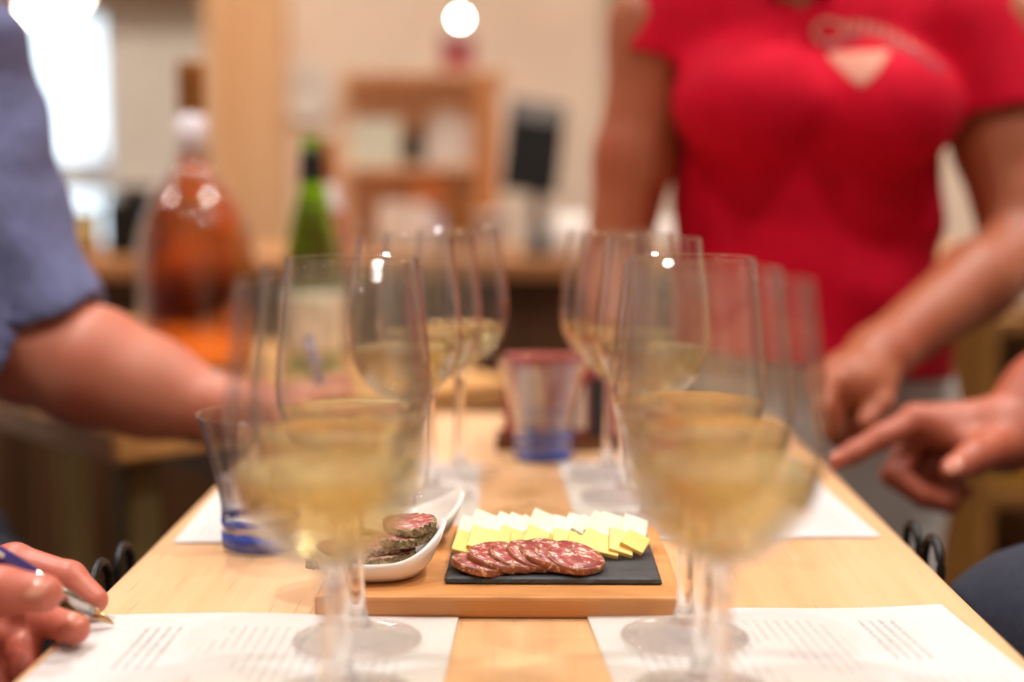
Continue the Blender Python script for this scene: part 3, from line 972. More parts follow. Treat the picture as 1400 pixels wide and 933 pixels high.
# slate with chipped edges
m_slate = plain('slate_stone', (56, 58, 62), 0.55, 0.25, 60, bump=0.6, bscale=90)
def slate():
    bm = bmesh.new()
    n = 40
    x0, x1, y0, y1 = -0.0525, 0.0790, 0.836, 0.953
    ring = []
    for i in range(n): ring.append((x0 + (x1 - x0) * i / n, y0))
    for i in range(n): ring.append((x1, y0 + (y1 - y0) * i / n))
    for i in range(n): ring.append((x1 - (x1 - x0) * i / n, y1))
    for i in range(n): ring.append((x0, y1 - (y1 - y0) * i / n))
    cx, cy = (x0 + x1) / 2, (y0 + y1) / 2
    rows = []
    rs = np.random.RandomState(3)
    for z, ins in ((BT + 0.0002, 0.0008), (BT + 0.0015, 0.0), (BT + 0.0034, 0.0004), (BT + 0.0046, 0.0020)):
        row = []
        for k, (x, y) in enumerate(ring):
            j = ins + 0.0006 * rs.rand()
            dx = 0 if k % n and (k // n) % 2 == 0 else 1
            row.append(bm.verts.new((x - math.copysign(j, x - cx) * (1 if abs(x - cx) > (x1 - x0) / 2 - 1e-6 else 0), y - math.copysign(j, y - cy) * (1 if abs(y - cy) > (y1 - y0) / 2 - 1e-6 else 0), z)))
        rows.append(row)
    m = len(ring)
    for a, b in zip(rows[:-1], rows[1:]):
        for i in range(m):
            bm.faces.new([a[i], a[(i + 1) % m], b[(i + 1) % m], b[i]])
    bm.faces.new(rows[0][::-1]); bm.faces.new(rows[-1])
    return bm_mesh(bm)
tag(mesh_obj('slate', slate(), m_slate), 'dark grey slate slab with salami and cheese on the serving board', 'slate')
ST = BT + 0.0047

# white boat-shaped dishes
m_porc = plain('white_porcelain', (240, 232, 226), 0.16, 0.03, 20)
def dish_mesh(a, b, hl, tip):
    """boat plan (superellipse), rim swept up towards the ends"""
    seg, prof = 64, [(0.0, 0.0), (0.55, 0.0), (0.72, 0.06), (0.86, 0.32), (0.95, 0.68), (1.0, 1.0)]
    verts, faces, rows = [], [], []
    def ring(s, hfrac, off, base):
        row = []
        for i in range(seg):
            t = 2 * PI * i / seg
            ct_, st_ = math.cos(t), math.sin(t)
            x = math.copysign(abs(ct_) ** 0.72, ct_); y = math.copysign(abs(st_) ** 0.80, st_)
            e = abs(ct_) ** 2.2
            h = hl + tip * e * (1.0 if ct_ > 0 else 0.7)
            fl = 1 + 0.10 * e * hfrac
            row.append(len(verts))
            verts.append(((a * s - off) * x * fl, (b * s - off) * y * (1 - 0.12 * e), base + (h - base) * hfrac))
        return row
    for s, hf in prof[1:]:
        rows.append(ring(s, hf, 0, 0.0))
    rows.append(ring(1.0, 1.0, 0.0012, 0.0008))
    rows.append(ring(1.0, 0.98, 0.0030, 0.0))
    for s, hf in prof[::-1][1:-1]:
        rows.append(ring(s, hf, 0.0032, 0.0032))
    for A, B in zip(rows[:-1], rows[1:]):
        for i in range(seg):
            j = (i + 1) % seg
            faces.append((A[i], A[j], B[j], B[i]))
    faces.append(tuple(rows[0][::-1])); faces.append(tuple(rows[-1]))
    return pyd(verts, faces)
def dish(loc, label, rz, a=0.041, b=0.035):
    me = dish_mesh(a, b, 0.0140, 0.0180)
    o = mesh_obj('serving_dish', me, m_porc, None, True)
    o.location = loc
    o.rotation_euler = (0, 0, rz)
    return tag(o, label, 'dish')
dish((-0.0975, 0.862, BT + 0.0002), 'white boat shaped porcelain dish filled with herb crusted salami', math.radians(6))
dish((-0.0900, 0.943, BT + 0.0002), 'white boat shaped porcelain dish behind the dish of herb salami', math.radians(14))

# salami slices
def meat_mat(name, base, fat, rind=False):
    m, nt, out = newmat(name)
    b = N(nt, 'ShaderNodeBsdfPrincipled', Roughness=0.34)
    co = coords(nt)
    vo = N(nt, 'ShaderNodeTexVoronoi', Scale=230.0)
    nz0 = N(nt, 'ShaderNodeTexNoise', Scale=150.0, Detail=2.0)
    nt.links.new(co, nz0.inputs['Vector'])
    mxv = N(nt, 'ShaderNodeMix', data_type='RGBA'); mxv.inputs[0].default_value = 0.012
    nt.links.new(co, mxv.inputs[6]); nt.links.new(nz0.outputs['Color'], mxv.inputs[7])
    nt.links.new(mxv.outputs[2], vo.inputs['Vector'])
    n1 = N(nt, 'ShaderNodeTexNoise', Scale=210.0, Detail=3.0)
    nt.links.new(co, n1.inputs['Vector'])
    f = ramp(nt, n1.outputs['Fac'], [(0.46, (0, 0, 0)), (0.54, (1, 1, 1))])
    f2 = ramp(nt, vo.outputs['Distance'], [(0.32, (1, 1, 1)), (0.50, (0.12, 0.12, 0.12))])
    mul = N(nt, 'ShaderNodeMath', operation='MULTIPLY')
    nt.links.new(f, mul.inputs[0]); nt.links.new(f2, mul.inputs[1])
    n2 = N(nt, 'ShaderNodeTexNoise', Scale=90.0, Detail=3.0)
    nt.links.new(co, n2.inputs['Vector'])
    c0 = ramp(nt, n2.outputs['Fac'], [(0.3, tuple(v * 0.62 for v in lin(base))), (0.7, lin(base))])
    mix = N(nt, 'ShaderNodeMix', data_type='RGBA')
    nt.links.new(mul.outputs[0], mix.inputs[0])
    nt.links.new(c0, mix.inputs[6])
    mix.inputs[7].default_value = (*lin(fat), 1)
    nt.links.new(mix.outputs[2], b.inputs['Base Color'])
    b.inputs['Subsurface Weight'].default_value = 0.08
    b.inputs['Subsurface Scale'].default_value = 0.002
    bp = N(nt, 'ShaderNodeBump', Strength=0.35, Distance=0.001)
    nt.links.new(n1.outputs['Fac'], bp.inputs['Height'])
    nt.links.new(bp.outputs[0], b.inputs['Normal'])
    nt.links.new(b.outputs[0], out.inputs[0])
    return m
m_meat = meat_mat('salami_meat', (168, 66, 64), (238, 196, 178))
m_rind = meat_mat('salami_rind', (160, 86, 60), (214, 170, 132))
m_hmeat = meat_mat('herb_salami_meat', (176, 84, 84), (228, 172, 156))
m_hrind, nt, out = newmat('herb_crust')
bs = N(nt, 'ShaderNodeBsdfPrincipled', Roughness=0.8)
vo = N(nt, 'ShaderNodeTexVoronoi', Scale=420.0)
nt.links.new(coords(nt), vo.inputs['Vector'])
nt.links.new(ramp(nt, vo.outputs['Color'], [(0.1, lin((84, 64, 46))), (0.4, lin((138, 116, 78))), (0.7, lin((186, 164, 126))), (0.95, lin((120, 70, 58)))]), bs.inputs['Base Color'])
bp = N(nt, 'ShaderNodeBump', Strength=1.0, Distance=0.002)
nt.links.new(vo.outputs['Distance'], bp.inputs['Height']); nt.links.new(bp.outputs[0], bs.inputs['Normal'])
nt.links.new(bs.outputs[0], out.inputs[0])

def slice_thing(name, loc, R, th, Mrot, label, cat, group, mm, mr, seed, oval=1.0, rough=0.0):
    rs = np.random.RandomState(seed)
    ph = rs.rand(4) * 6
    seg = 48
    def rad(a): return R * (1 + 0.025 * math.sin(2 * a + ph[0]) + 0.015 * math.sin(3 * a + ph[1]) + 0.01 * math.sin(5 * a + ph[2]))
    bend = 0.05 * R
    zz = lambda r, a: bend * math.cos(2 * a + ph[3]) * (r / R) ** 2
    v, f = [], []
    rings = []
    for rr, z in ((0, th / 2), (0.5, th / 2), (0.93, th / 2), (0.93, -th / 2), (0.5, -th / 2), (0, -th / 2)):
        if rr == 0:
            rings.append([len(v)]); v.append((0, 0, z)); continue
        row = []
        for i in range(seg):
            a = 2 * PI * i / seg; r = rad(a) * rr
            row.append(len(v)); v.append((r * math.cos(a), r * math.sin(a) * oval, z + zz(r, a)))
        rings.append(row)
    for A, B in zip(rings[:-1], rings[1:]):
        for i in range(seg):
            j = (i + 1) % seg
            if len(A) == 1: f.append((A[0], B[i], B[j]))
            elif len(B) == 1: f.append((A[i], B[0], A[j]))
            else: f.append((A[i], B[i], B[j], A[j]))
    root = mesh_obj(name, pyd(v, f), mm, None, True)
    root.matrix_world = Matrix.Translation(loc) @ Mrot.to_4x4()
    tag(root, label, cat, group)
    v, f = [], []
    prof = ((0.925, th * 0.5), (0.97, th * 0.53), (1.0, th * 0.36), (1.01, 0), (1.0, -th * 0.36), (0.97, -th * 0.53), (0.925, -th * 0.5))
    for rr, z in prof:
        for i in range(seg):
            a = 2 * PI * i / seg; r = rad(a) * rr + rough * (rs.rand() - 0.3) * (1 if 0.95 < rr else 0)
            v.append((r * math.cos(a), r * math.sin(a) * oval, z + zz(r, a) + rough * 0.4 * (rs.rand() - 0.5)))
    for k in range(len(prof)):
        for i in range(seg):
            j = (i + 1) % seg; k2 = (k + 1) % len(prof)
            f.append((k * seg + i, k2 * seg + i, k2 * seg + j, k * seg + j))
    o = mesh_obj('rind', pyd(v, f), mr, None, True)
    o.parent = root
    return root
G1 = 'salami slices fanned on the slate'
def tilt(ay, ax, rz=0): return Matrix.Rotation(ay, 3, 'Y') @ Matrix.Rotation(ax, 3, 'X') @ Matrix.Rotation(rz, 3, 'Z')
R_ = 0.0188
ORD = ('first', 'second', 'third', 'fourth', 'fifth', 'sixth', 'seventh', 'eighth', 'ninth', 'tenth', 'eleventh', 'twelfth', 'thirteenth', 'fourteenth', 'fifteenth')
spec = [(-0.0305, 0.8545, 3, 3), (-0.0205, 0.8575, 10, 6), (-0.0085, 0.8580, 12, 7), (0.0035, 0.8600, 12, 8), (0.0115, 0.8600, 13, 8), (0.0190, 0.8580, 12, 9), (0.0275, 0.8555, 11, 10)]
for i, (x, y, ay, ax) in enumerate(spec):
    R1 = R_ * (1.0 + 0.03 * math.sin(i * 2.1))
    ay_, ax_ = math.radians(ay), math.radians(ax)
    zc = ST + R1 * max(math.sin(ay_), math.sin(ax_)) + 0.0022 + 0.0004
    lab = ('marbled salami slice, %s of the fan counting from its flat end' % ORD[i] if 0 < i < 6 else
           ('marbled salami slice lying flat at the low end of the fan on the slate' if i == 0 else 'marbled salami slice on top of the fan with its whole face showing'))
    slice_thing('salami_slice', (x, y, zc + 0.0004), R1, 0.0046, tilt(ay_, ax_, i * 1.3), lab, 'salami', G1, m_meat, m_rind, 20 + i)
G2 = 'herb salami slices in the dish'
for i, (x, y, z, ay, ax, rz) in enumerate(((-0.120, 0.856, 0.0100, -4, 2, 0), (-0.102, 0.868, 0.0095, 3, -3, 1), (-0.116, 0.858, 0.0150, 6, 1, 2), (-0.090, 0.858, 0.0120, -10, 2, 3),
                                           (-0.086, 0.866, 0.0180, -8, 0, 1), (-0.077, 0.862, 0.0238, -5, 1, 4), (-0.0755, 0.866, 0.0300, -4, 2, 5))):
    slice_thing('herb_salami_slice', (x, y, BT + z), 0.0190, 0.0052, tilt(math.radians(ay), math.radians(ax), rz),
                'topmost salami slice with a green herb crust in the white dish' if i == 6 else 'salami slice with a green herb crust, under the topmost one in the white dish', 'salami', G2, m_hmeat, m_hrind, 60 + i, 0.86, 0.0014)

# cheese slices
m_wch = plain('white_cheese', (232, 224, 198), 0.45, 0.05, 60, sss=0.15)
m_ych = plain('yellow_cheese', (243, 202, 112), 0.45, 0.07, 60, sss=0.15)
def cheese(name, loc, s, Mrot, label, group, mat, seed):
    rs = np.random.RandomState(seed)
    bm = bmesh.new()
    vs_ = box_bm(bm, (0, 0, 0), s, 0.0007)
    sk = (rs.rand(3) - 0.5)
    for v in bm.verts:
        x, y, z = v.co
        v.co.x += 0.10 * sk[0] * y + 0.0004 * math.sin(y * 700 + sk[1] * 9)
        v.co.y += 0.22 * sk[1] * x + 0.0006 * math.sin(x * 500 + sk[2] * 9)
        v.co.z += 0.0006 * math.cos(y * 160 + sk[2] * 5)
    o = mesh_obj(name, bm_mesh(bm), mat, None, False)
    o.matrix_world = Matrix.Translation(loc) @ Mrot.to_4x4()
    return tag(o, label, 'cheese', group)
nY = 13
for i in range(nY):
    u = i / (nY - 1)
    x = -0.0415 + 0.1075 * u
    y = 0.890 + 0.003 * math.sin(u * 6) - 0.002 * u + 0.0015 * math.sin(i * 2.3)
    ay = math.radians(15 + 5 * math.sin(i * 1.7)) if i else math.radians(5)
    w_ = 0.0155; l_ = 0.0215 + 0.002 * math.sin(i * 3.1)
    ax = math.radians(22 + 5 * math.sin(i * 2.9))
    z = ST + 0.5 * w_ * math.sin(ay) + 0.5 * l_ * math.sin(ax) + 0.0022
    cheese('yellow_cheese_slice', (x, y, z), (w_, l_, 0.0030), tilt(ay, ax, math.radians(-8 + 10 * math.sin(i * 1.9))), 'yellow cheese slice, %s in its row counting from the dish end' % ORD[i], 'yellow cheese slices in a row', m_ych, 100 + i)
nW = 15
for i in range(nW):
    u = i / (nW - 1)
    x = -0.040 + 0.108 * u
    y = 0.9200 + 0.002 * math.sin(i * 2.1)
    ay = math.radians(19 + 5 * math.sin(i * 1.3)) if i else math.radians(8)
    w_ = 0.0165; l_ = 0.0235
    ax = math.radians(25 + 5 * math.sin(i * 2.3))
    z = ST + 0.5 * w_ * math.sin(ay) + 0.5 * l_ * math.sin(ax) + 0.0022
    cheese('white_cheese_slice', (x, y, z), (w_, l_, 0.0028), tilt(ay, ax, math.radians(-6 + 9 * math.sin(i * 1.1))), 'white cheese slice, %s in its row counting from the dish end' % ORD[i], 'white cheese slices in a row', m_wch, 140 + i)
m_leaf = plain('parsley_green', (38, 74, 34), 0.5, 0.2)
for i, (x, y) in enumerate(((-0.012, 0.906), (0.010, 0.907), (0.019, 0.9065))):
    v, f = [(0, 0, 0.002)], []
    for k in range(14):
        a = 2 * PI * k / 14
        r = 0.0042 * (0.6 + 0.4 * abs(math.sin(a * 2.5)))
        v.append((r * math.cos(a), r * math.sin(a), 0.0010 + 0.0008 * math.sin(3 * a)))
    for k in range(14): f.append((0, 1 + k, 1 + (k + 1) % 14))
    n_ = len(v); v += [(a, b, c - 0.0005) for a, b, c in v]; f += [(q + n_, p + n_, r + n_) for p, q, r in f[:14]]
    f += [(1 + k, n_ + 1 + k, n_ + 1 + (k + 1) % 14, 1 + (k + 1) % 14) for k in range(14)]
    o = mesh_obj('parsley_leaf', pyd(v, f), m_leaf)
    o.location = (x, y, ST + 0.0006)
    tag(o, 'small dark green parsley leaf tucked between the two cheese rows', 'herb', 'parsley between the cheese rows')

# ------------------------------------------------------------------ red printed carton on a dark tray, behind the far tumbler
ty = thing('wooden_tray', 'small dark brown wooden tray behind the far tumbler', 'tray', (0.03, 1.355, 0))
m_tray = wood('dark_tray_wood', (108, 62, 28), (66, 36, 14), 0.4, 'X')
mesh_obj('tray_floor', b2((-0.030, 1.334, 0.0004), (0.086, 1.376, 0.006), 0.001), m_tray, ty)
for lo, hi in (((-0.034, 1.330, 0.0004), (0.090, 1.334, 0.014)), ((-0.034, 1.376, 0.0004), (0.090, 1.380, 0.014)), ((-0.034, 1.334, 0.0004), (-0.030, 1.376, 0.014)), ((0.086, 1.334, 0.0004), (0.090, 1.376, 0.014))):
    mesh_obj('tray_rim', b2(lo, hi, 0.0008), m_tray, ty)
rp = thing('printed_carton', 'red carton with black and cream print standing in the dark tray', 'carton', (0.03, 1.355, 0.006))
mesh_obj('carton_body', b2((-0.026, 1.338, 0.0064), (0.082, 1.372, 0.090), 0.002), plain('carton_red', (164, 62, 58), 0.5), rp)
for x0_, x1_, z0_, z1_, c_ in ((-0.012, 0.012, 0.030, 0.078, (214, 180, 160)), (0.040, 0.052, 0.020, 0.062, (216, 196, 176)), (0.055, 0.074, 0.012, 0.070, (40, 32, 34)), (-0.004, 0.006, 0.012, 0.026, (52, 44, 46)), (0.018, 0.034, 0.012, 0.03, (200, 150, 140))):
    mesh_obj('print_patch', b2((x0_, 1.3370, z0_), (x1_, 1.3382, z1_)), plain('print_%d_%d' % (c_[0], c_[1]), c_, 0.5), rp)

# ------------------------------------------------------------------ bottles on the second table
m_rose = solid_glass('rose_wine', (1.0, 0.60, 0.26), 1.33, clear=0.6)
m_clearb = thin_glass('clear_bottle_glass', (0.96, 0.94, 0.93), 0.05, 3.0)
def bottle_outer(prof): return smooth_prof(prof, 4)
t = thing('rose_bottle', 'very large clear bottle of orange rosé with a gold brown capsule', 'bottle', (-0.444, 1.872, 0.0008))
bp_ = bottle_outer([(0.066, 0.0), (0.074, 0.006), (0.0775, 0.03), (0.0785, 0.10), (0.0775, 0.160), (0.0690, 0.200), (0.0500, 0.235), (0.0310, 0.262), (0.0195, 0.285), (0.0165, 0.310), (0.0158, 0.345)])
local_obj('glass', lathe([(0, 0.002)] + bp_ + [(0.0125, 0.345)] + [(max(0.002, r - 0.003), z + 0.002) for r, z in bp_[::-1]] + [(0, 0.006)], 64, False), m_clearb, t, True)
def rr(z): return float(np.interp(z, [q[1] for q in bp_], [q[0] for q in bp_]))
lp = [(0, 0.0085), (0.058, 0.0085)] + [(rr(z) - 0.0045, z) for z in np.linspace(0.012, 0.292, 40)] + [(0, 0.292)]
local_obj('rose_wine', lathe(lp, 56, False), m_rose, t, True)
local_obj('capsule', lathe([(0, 0.409), (0.0160, 0.409), (0.0175, 0.406), (0.0180, 0.392), (0.0182, 0.386), (0.0175, 0.382), (0.0180, 0.352), (0.0182, 0.346), (0.0182, 0.342), (0.0164, 0.342), (0.0130, 0.346), (0, 0.346)], 32, False), plain('gold_brown_foil', (150, 98, 44), 0.35, 0.15, metal=0.35), t, True)
local_obj('neck_label', lathe([(0.0178, 0.341), (0.0182, 0.341), (0.0212, 0.283), (0.0206, 0.283)], 32), plain('pearl_label', (222, 214, 222), 0.3, 0.05), t, True)
wp_ = [(0.036, 0.0), (0.0375, 0.004), (0.0378, 0.10), (0.0370, 0.150), (0.0320, 0.190), (0.0220, 0.230), (0.0160, 0.262), (0.0145, 0.300), (0.0148, 0.312)]
def wine_bottle(loc, label, glass_mat, liq_mat, parts):
    t = thing('wine_bottle', label, 'bottle', loc)
    pf = bottle_outer(wp_)
    local_obj('glass', lathe([(0, 0.001)] + pf + [(0.0110, 0.3135)] + [(max(0.002, r - 0.003), z + 0.001) for r, z in pf[::-1]] + [(0, 0.005)], 48, False), glass_mat, t, True)
    def r_(z): return float(np.interp(z, [q[1] for q in pf], [q[0] for q in pf]))
    if liq_mat:
        local_obj('wine', lathe([(0, 0.007), (0.030, 0.007)] + [(r_(z) - 0.0042, z) for z in np.linspace(0.009, 0.235, 26)] + [(0, 0.235)], 40, False), liq_mat, t, True)
    for nm, z0, z1, off, mt in parts:
        zs = np.linspace(z0, z1, 8)
        local_obj(nm, lathe([(r_(z) + off + 0.0008, z) for z in zs] + [(r_(z) + off, z) for z in zs[::-1]], 40), mt, t, True)
    return t
m_green = thin_glass('green_bottle_glass', (0.74, 0.92, 0.20), 0.06, 3.0)
wine_bottle((-0.289, 1.880, 0.0008), 'green wine bottle with a black band round its neck', m_green, solid_glass('green_bottle_wine', (0.86, 0.97, 0.55), 1.33, clear=0.5),
            [('neck_band', 0.252, 0.296, 0.0004, plain('black_band', (12, 12, 12), 0.4)), ('label', 0.030, 0.110, 0.0004, plain('cream_label', (230, 224, 206), 0.6))])
wine_bottle((-0.295, 2.030, 0.0008), 'pink wine bottle with an amber capsule just behind the green bottle', thin_glass('blush_bottle_glass', (0.95, 0.80, 0.76), 0.05, 3.0), solid_glass('blush_wine', (0.98, 0.66, 0.52), 1.33, clear=0.5),
            [('capsule', 0.262, 0.3125, 0.0004, plain('amber_foil', (176, 110, 48), 0.4, metal=0.2)), ('neck_label', 0.212, 0.250, 0.0004, plain('pearl_label', (222, 214, 222), 0.3))])

# ------------------------------------------------------------------ people
m_skinA = skin('skin_ruddy', (190, 118, 92))
m_skinC = skin('skin_rosy', (196, 110, 90), 0.42)
m_skinD = skin('skin_warm', (172, 94, 68))
m_skinL = skin('skin_tan', (166, 96, 64))
m_nail = plain('fingernail', (206, 136, 114), 0.25, 0.04)
m_hair = plain('brown_hair', (66, 44, 30), 0.5, 0.3, 120)
m_shirt = plain('blue_chambray', (100, 106, 148), 0.85, 0.16, 90, bump=0.5, bscale=900)
m_polo = plain('red_pique', (200, 5, 42), 0.8, 0.07, 40, bump=0.3, bscale=1200, spec=0.15)
m_navy = plain('navy_denim', (38, 42, 58), 0.9, 0.2, 120, bump=0.4, bscale=900)
m_white_t = plain('white_twill', (222, 226, 228), 0.85, 0.05, 60, bump=0.3, bscale=800)
m_knit = plain('navy_knit', (40, 46, 74), 0.9, 0.15, 200, bump=0.5, bscale=700)
m_shoe = plain('dark_shoe_leather', (40, 32, 28), 0.5)

def stool(x, y, top, label):
    t = thing('bar_stool', label, 'stool', (x, y, FL))
    h = top - FL
    local_obj('seat', lathe([(0, h), (0.165, h), (0.175, h - 0.008), (0.175, h - 0.030), (0.165, h - 0.036), (0, h - 0.036)], 36, False), m_cfront, t, True)
    for sx in (-1, 1):
        for sy in (-1, 1):
            local_obj('leg', tube([(sx * 0.11, sy * 0.11, h - 0.036), (sx * 0.16, sy * 0.16, 0)], 0.014, 10), m_iron, t, True)
    local_obj('foot_ring', torus((0, 0, 0.25), 0.205, 0.008, (0, 0, 1), 36, 8), m_iron, t, True)

def shoes(parent, ankles, f):
    f = np.array((f[0], f[1], 0.0))
    for a in ankles:
        B = Body()
        a = np.array(a, float)
        z = FL + 0.035
        B.chain([(a[0] - f[0] * 0.04, a[1] - f[1] * 0.04, z), (a[0] + f[0] * 0.16, a[1] + f[1] * 0.16, z - 0.004)], [0.036, 0.034], 0.02)
        B.chain([(a[0], a[1], FL + 0.12), (a[0], a[1], z)], [0.042, 0.04], 0.03)
        B.clips = [((0, 0, FL + 0.002), (0, 0, -1))]
        mesh_obj('shoe', body_mesh([(B, 0.008)]), m_shoe, parent, True)

def foldfn(a, dirs):
    def f(X, Y, Z):
        o = 0
        for (kx, ky, kz, ph, am) in dirs:
            s = np.sin(X * kx + Y * ky + Z * kz + ph + 1.3 * np.sin(Z * 17 + X * 9 + ph))
            o = o + am * np.abs(s) ** 1.5 * np.sign(s)
        return (a * o).astype(np.float32)
    return f

# ---- man in the blue shirt, writing with his right hand at the far end of the table
A = thing('person', 'person in a blue shirt with rolled sleeves, forearm on the table, holding a pen', 'person', (-0.74, 1.42, FL))
wr, el = np.array((-0.300, 1.285, 0.050)), np.array((-0.470, 1.315, 0.104))
arm = Body()
arm.chain([el + (-0.03, 0.01, 0.04), el, (-0.405, 1.300, 0.084), (-0.350, 1.292, 0.066), wr], [0.050, 0.054, 0.053, 0.044, 0.032], 0.02, 0.02)
arm.ell((-0.250, 1.278, 0.050), (0.050, 0.032, 0.022), 0.02)
arm.chain([wr, (-0.262, 1.262, 0.050)], [0.028, 0.025], 0.02)
for mc, pi_, di, ti, r in (((-0.205, 1.290, 0.064), (-0.176, 1.292, 0.072), (-0.166, 1.283, 0.052), (-0.172, 1.275, 0.036), 0.0095),
                           ((-0.203, 1.275, 0.058), (-0.170, 1.272, 0.060), (-0.163, 1.266, 0.040), (-0.172, 1.262, 0.026), 0.0095),
                           ((-0.207, 1.260, 0.048), (-0.176, 1.254, 0.044), (-0.172, 1.252, 0.026), (-0.184, 1.252, 0.014), 0.0090),
                           ((-0.214, 1.248, 0.038), (-0.188, 1.240, 0.032), (-0.186, 1.240, 0.018), (-0.198, 1.242, 0.011), 0.0082)):
    arm.chain([(-0.245, mc[1] * 0.5 + 0.637, 0.050), mc, pi_, di, ti], [0.014, r * 1.15, r, r * 0.92, r * 0.82], 0.007, 0.003)
arm.chain([(-0.265, 1.300, 0.050), (-0.232, 1.312, 0.054), (-0.203, 1.303, 0.058), (-0.182, 1.293, 0.052)], [0.018, 0.014, 0.011, 0.0095], 0.008, 0.004)
tor = Body()
tor.chain([el + (-0.03, 0.01, 0.04), (-0.560, 1.375, 0.37)], [0.045, 0.05], 0.03)
tor.chain([(-0.560, 1.375, 0.37), (-0.66, 1.50, 0.40), (-0.66, 1.64, 0.37)], [0.05, 0.07, 0.05], 0.05)
tor.chain([(-0.66, 1.64, 0.37), (-0.80, 1.68, 0.12), (-0.78, 1.50, -0.03)], [0.05, 0.043, 0.03], 0.03)
tor.ell((-0.765, 1.49, -0.035), (0.05, 0.04, 0.022), 0.02)
for k in range(4):
    y_ = 1.515 - k * 0.017
    tor.chain([(-0.74, y_, -0.035), (-0.705, y_ - 0.004, -0.042), (-0.685, y_ - 0.006, -0.056)], [0.010, 0.009, 0.008], 0.006)
tor.chain([(-0.755, 1.525, -0.03), (-0.725, 1.54, -0.035), (-0.71, 1.54, -0.045)], [0.012, 0.010, 0.009], 0.006)
tor.ell((-0.72, 1.48, 0.24), (0.09, 0.13, 0.20), 0.06)
tor.chain([(-0.66, 1.49, 0.42), (-0.63, 1.485, 0.53)], [0.060, 0.055], 0.04)
at_, R_h = head_prims(tor, (-0.60, 1.48, 0.63), (0.95, -0.3, 0))
body = mesh_obj('body', body_mesh([(arm, 0.0028), (tor, 0.007)]), m_skinA, A, True)
eyes(at_, None, body)
hair_obj((-0.60, 1.48, 0.63), (0.95, -0.3, 0), m_hair, body)
sh_ = Body()
sleeve_dir = np.array(el) - np.array((-0.560, 1.375, 0.37))
sh_.chain([(-0.640, 1.46, 0.400), (-0.560, 1.375, 0.345), (-0.520, 1.345, 0.22), (-0.482, 1.32, 0.135), (-0.435, 1.308, 0.092)], [0.095, 0.083, 0.077, 0.072, 0.067], 0.04, 0.03,
          clips=[((-0.4435, 1.30, 0.120), (0.62, 0.0, -0.78))])
sh_.chain([(-0.66, 1.64, 0.37), (-0.80, 1.69, 0.12), (-0.79, 1.56, 0.02)], [0.075, 0.065, 0.055], 0.04)
sh_.ell((-0.72, 1.48, 0.26), (0.145, 0.195, 0.20), 0.06)
sh_.ell((-0.76, 1.45, 0.0), (0.15, 0.18, 0.20), 0.08)
sh_.chain([(-0.665, 1.49, 0.42), (-0.655, 1.488, 0.475)], [0.085, 0.070], 0.03)
sh_.sub = [(arm.p[0], 0.006), (('c', [np.array((-0.655, 1.488, 0.44)), np.array((-0.63, 1.485, 0.60))], [0.058, 0.066], 0.0, 0.0, ()), 0.0)]
sh_.disp = foldfn(0.0100, ((18, 4, -44, 0.4, 0.5), (-30, 20, -62, 2.0, 0.35), (60, 0, 26, 1.1, 0.35)))
mesh_obj('shirt', body_mesh([(sh_, 0.006)]), m_shirt, A, True)
tr_A = Body()
tr_A.ell((-0.79, 1.44, -0.10), (0.14, 0.18, 0.12), 0.06)
tr_A.chain([(-0.80, 1.36, -0.12), (-0.500, 1.215, -0.125), (-0.52, 1.20, -0.50), (-0.54, 1.20, FL + 0.09)], [0.095, 0.072, 0.055, 0.045], 0.04, 0.02)
tr_A.chain([(-0.80, 1.52, -0.12), (-0.61, 1.42, -0.13), (-0.61, 1.42, -0.50), (-0.61, 1.42, FL + 0.09)], [0.095, 0.070, 0.055, 0.045], 0.04, 0.02)
mesh_obj('trousers', body_mesh([(tr_A, 0.008)]), m_navy, A, True)
shoes(A, [(-0.54, 1.20, 0), (-0.61, 1.42, 0)], (0.9, -0.3))
wt = mesh_obj('wristwatch', torus(wr + (0.004, 0.0, 0.0), 0.0325, 0.0045, (0.94, -0.05, -0.35), 36, 8), plain('olive_strap', (120, 108, 90), 0.4, metal=0.4), A, True)
stool(-0.885, 1.44, -0.232, 'tall stool under the person in the blue shirt')
pen = thing('pen', 'blue pen held upright in the hand of the blue shirted person', 'pen', (-0.176, 1.278, 0.012))
d_ = Vector((-0.026, 0.010, 0.105)).normalized()
p0 = Vector((-0.1765, 1.2775, 0.0035))
mesh_obj('barrel', tube([p0 + d_ * 0.028, p0 + d_ * 0.115], 0.0042, 14), plain('pen_blue', (56, 52, 140), 0.25), pen, True)
mesh_obj('tip', tube([p0, p0 + d_ * 0.004, p0 + d_ * 0.028], [0.0006, 0.0012, 0.0040], 14), plain('pen_metal', (190, 186, 182), 0.2, 0.05, metal=1.0), pen, True)
mesh_obj('clip', tube([p0 + d_ * 0.11 + Vector((0, -0.005, 0)), p0 + d_ * 0.08 + Vector((0, -0.0058, 0))], 0.0012, 8), plain('pen_metal', (190, 186, 182), 0.2, metal=1.0), pen, True)

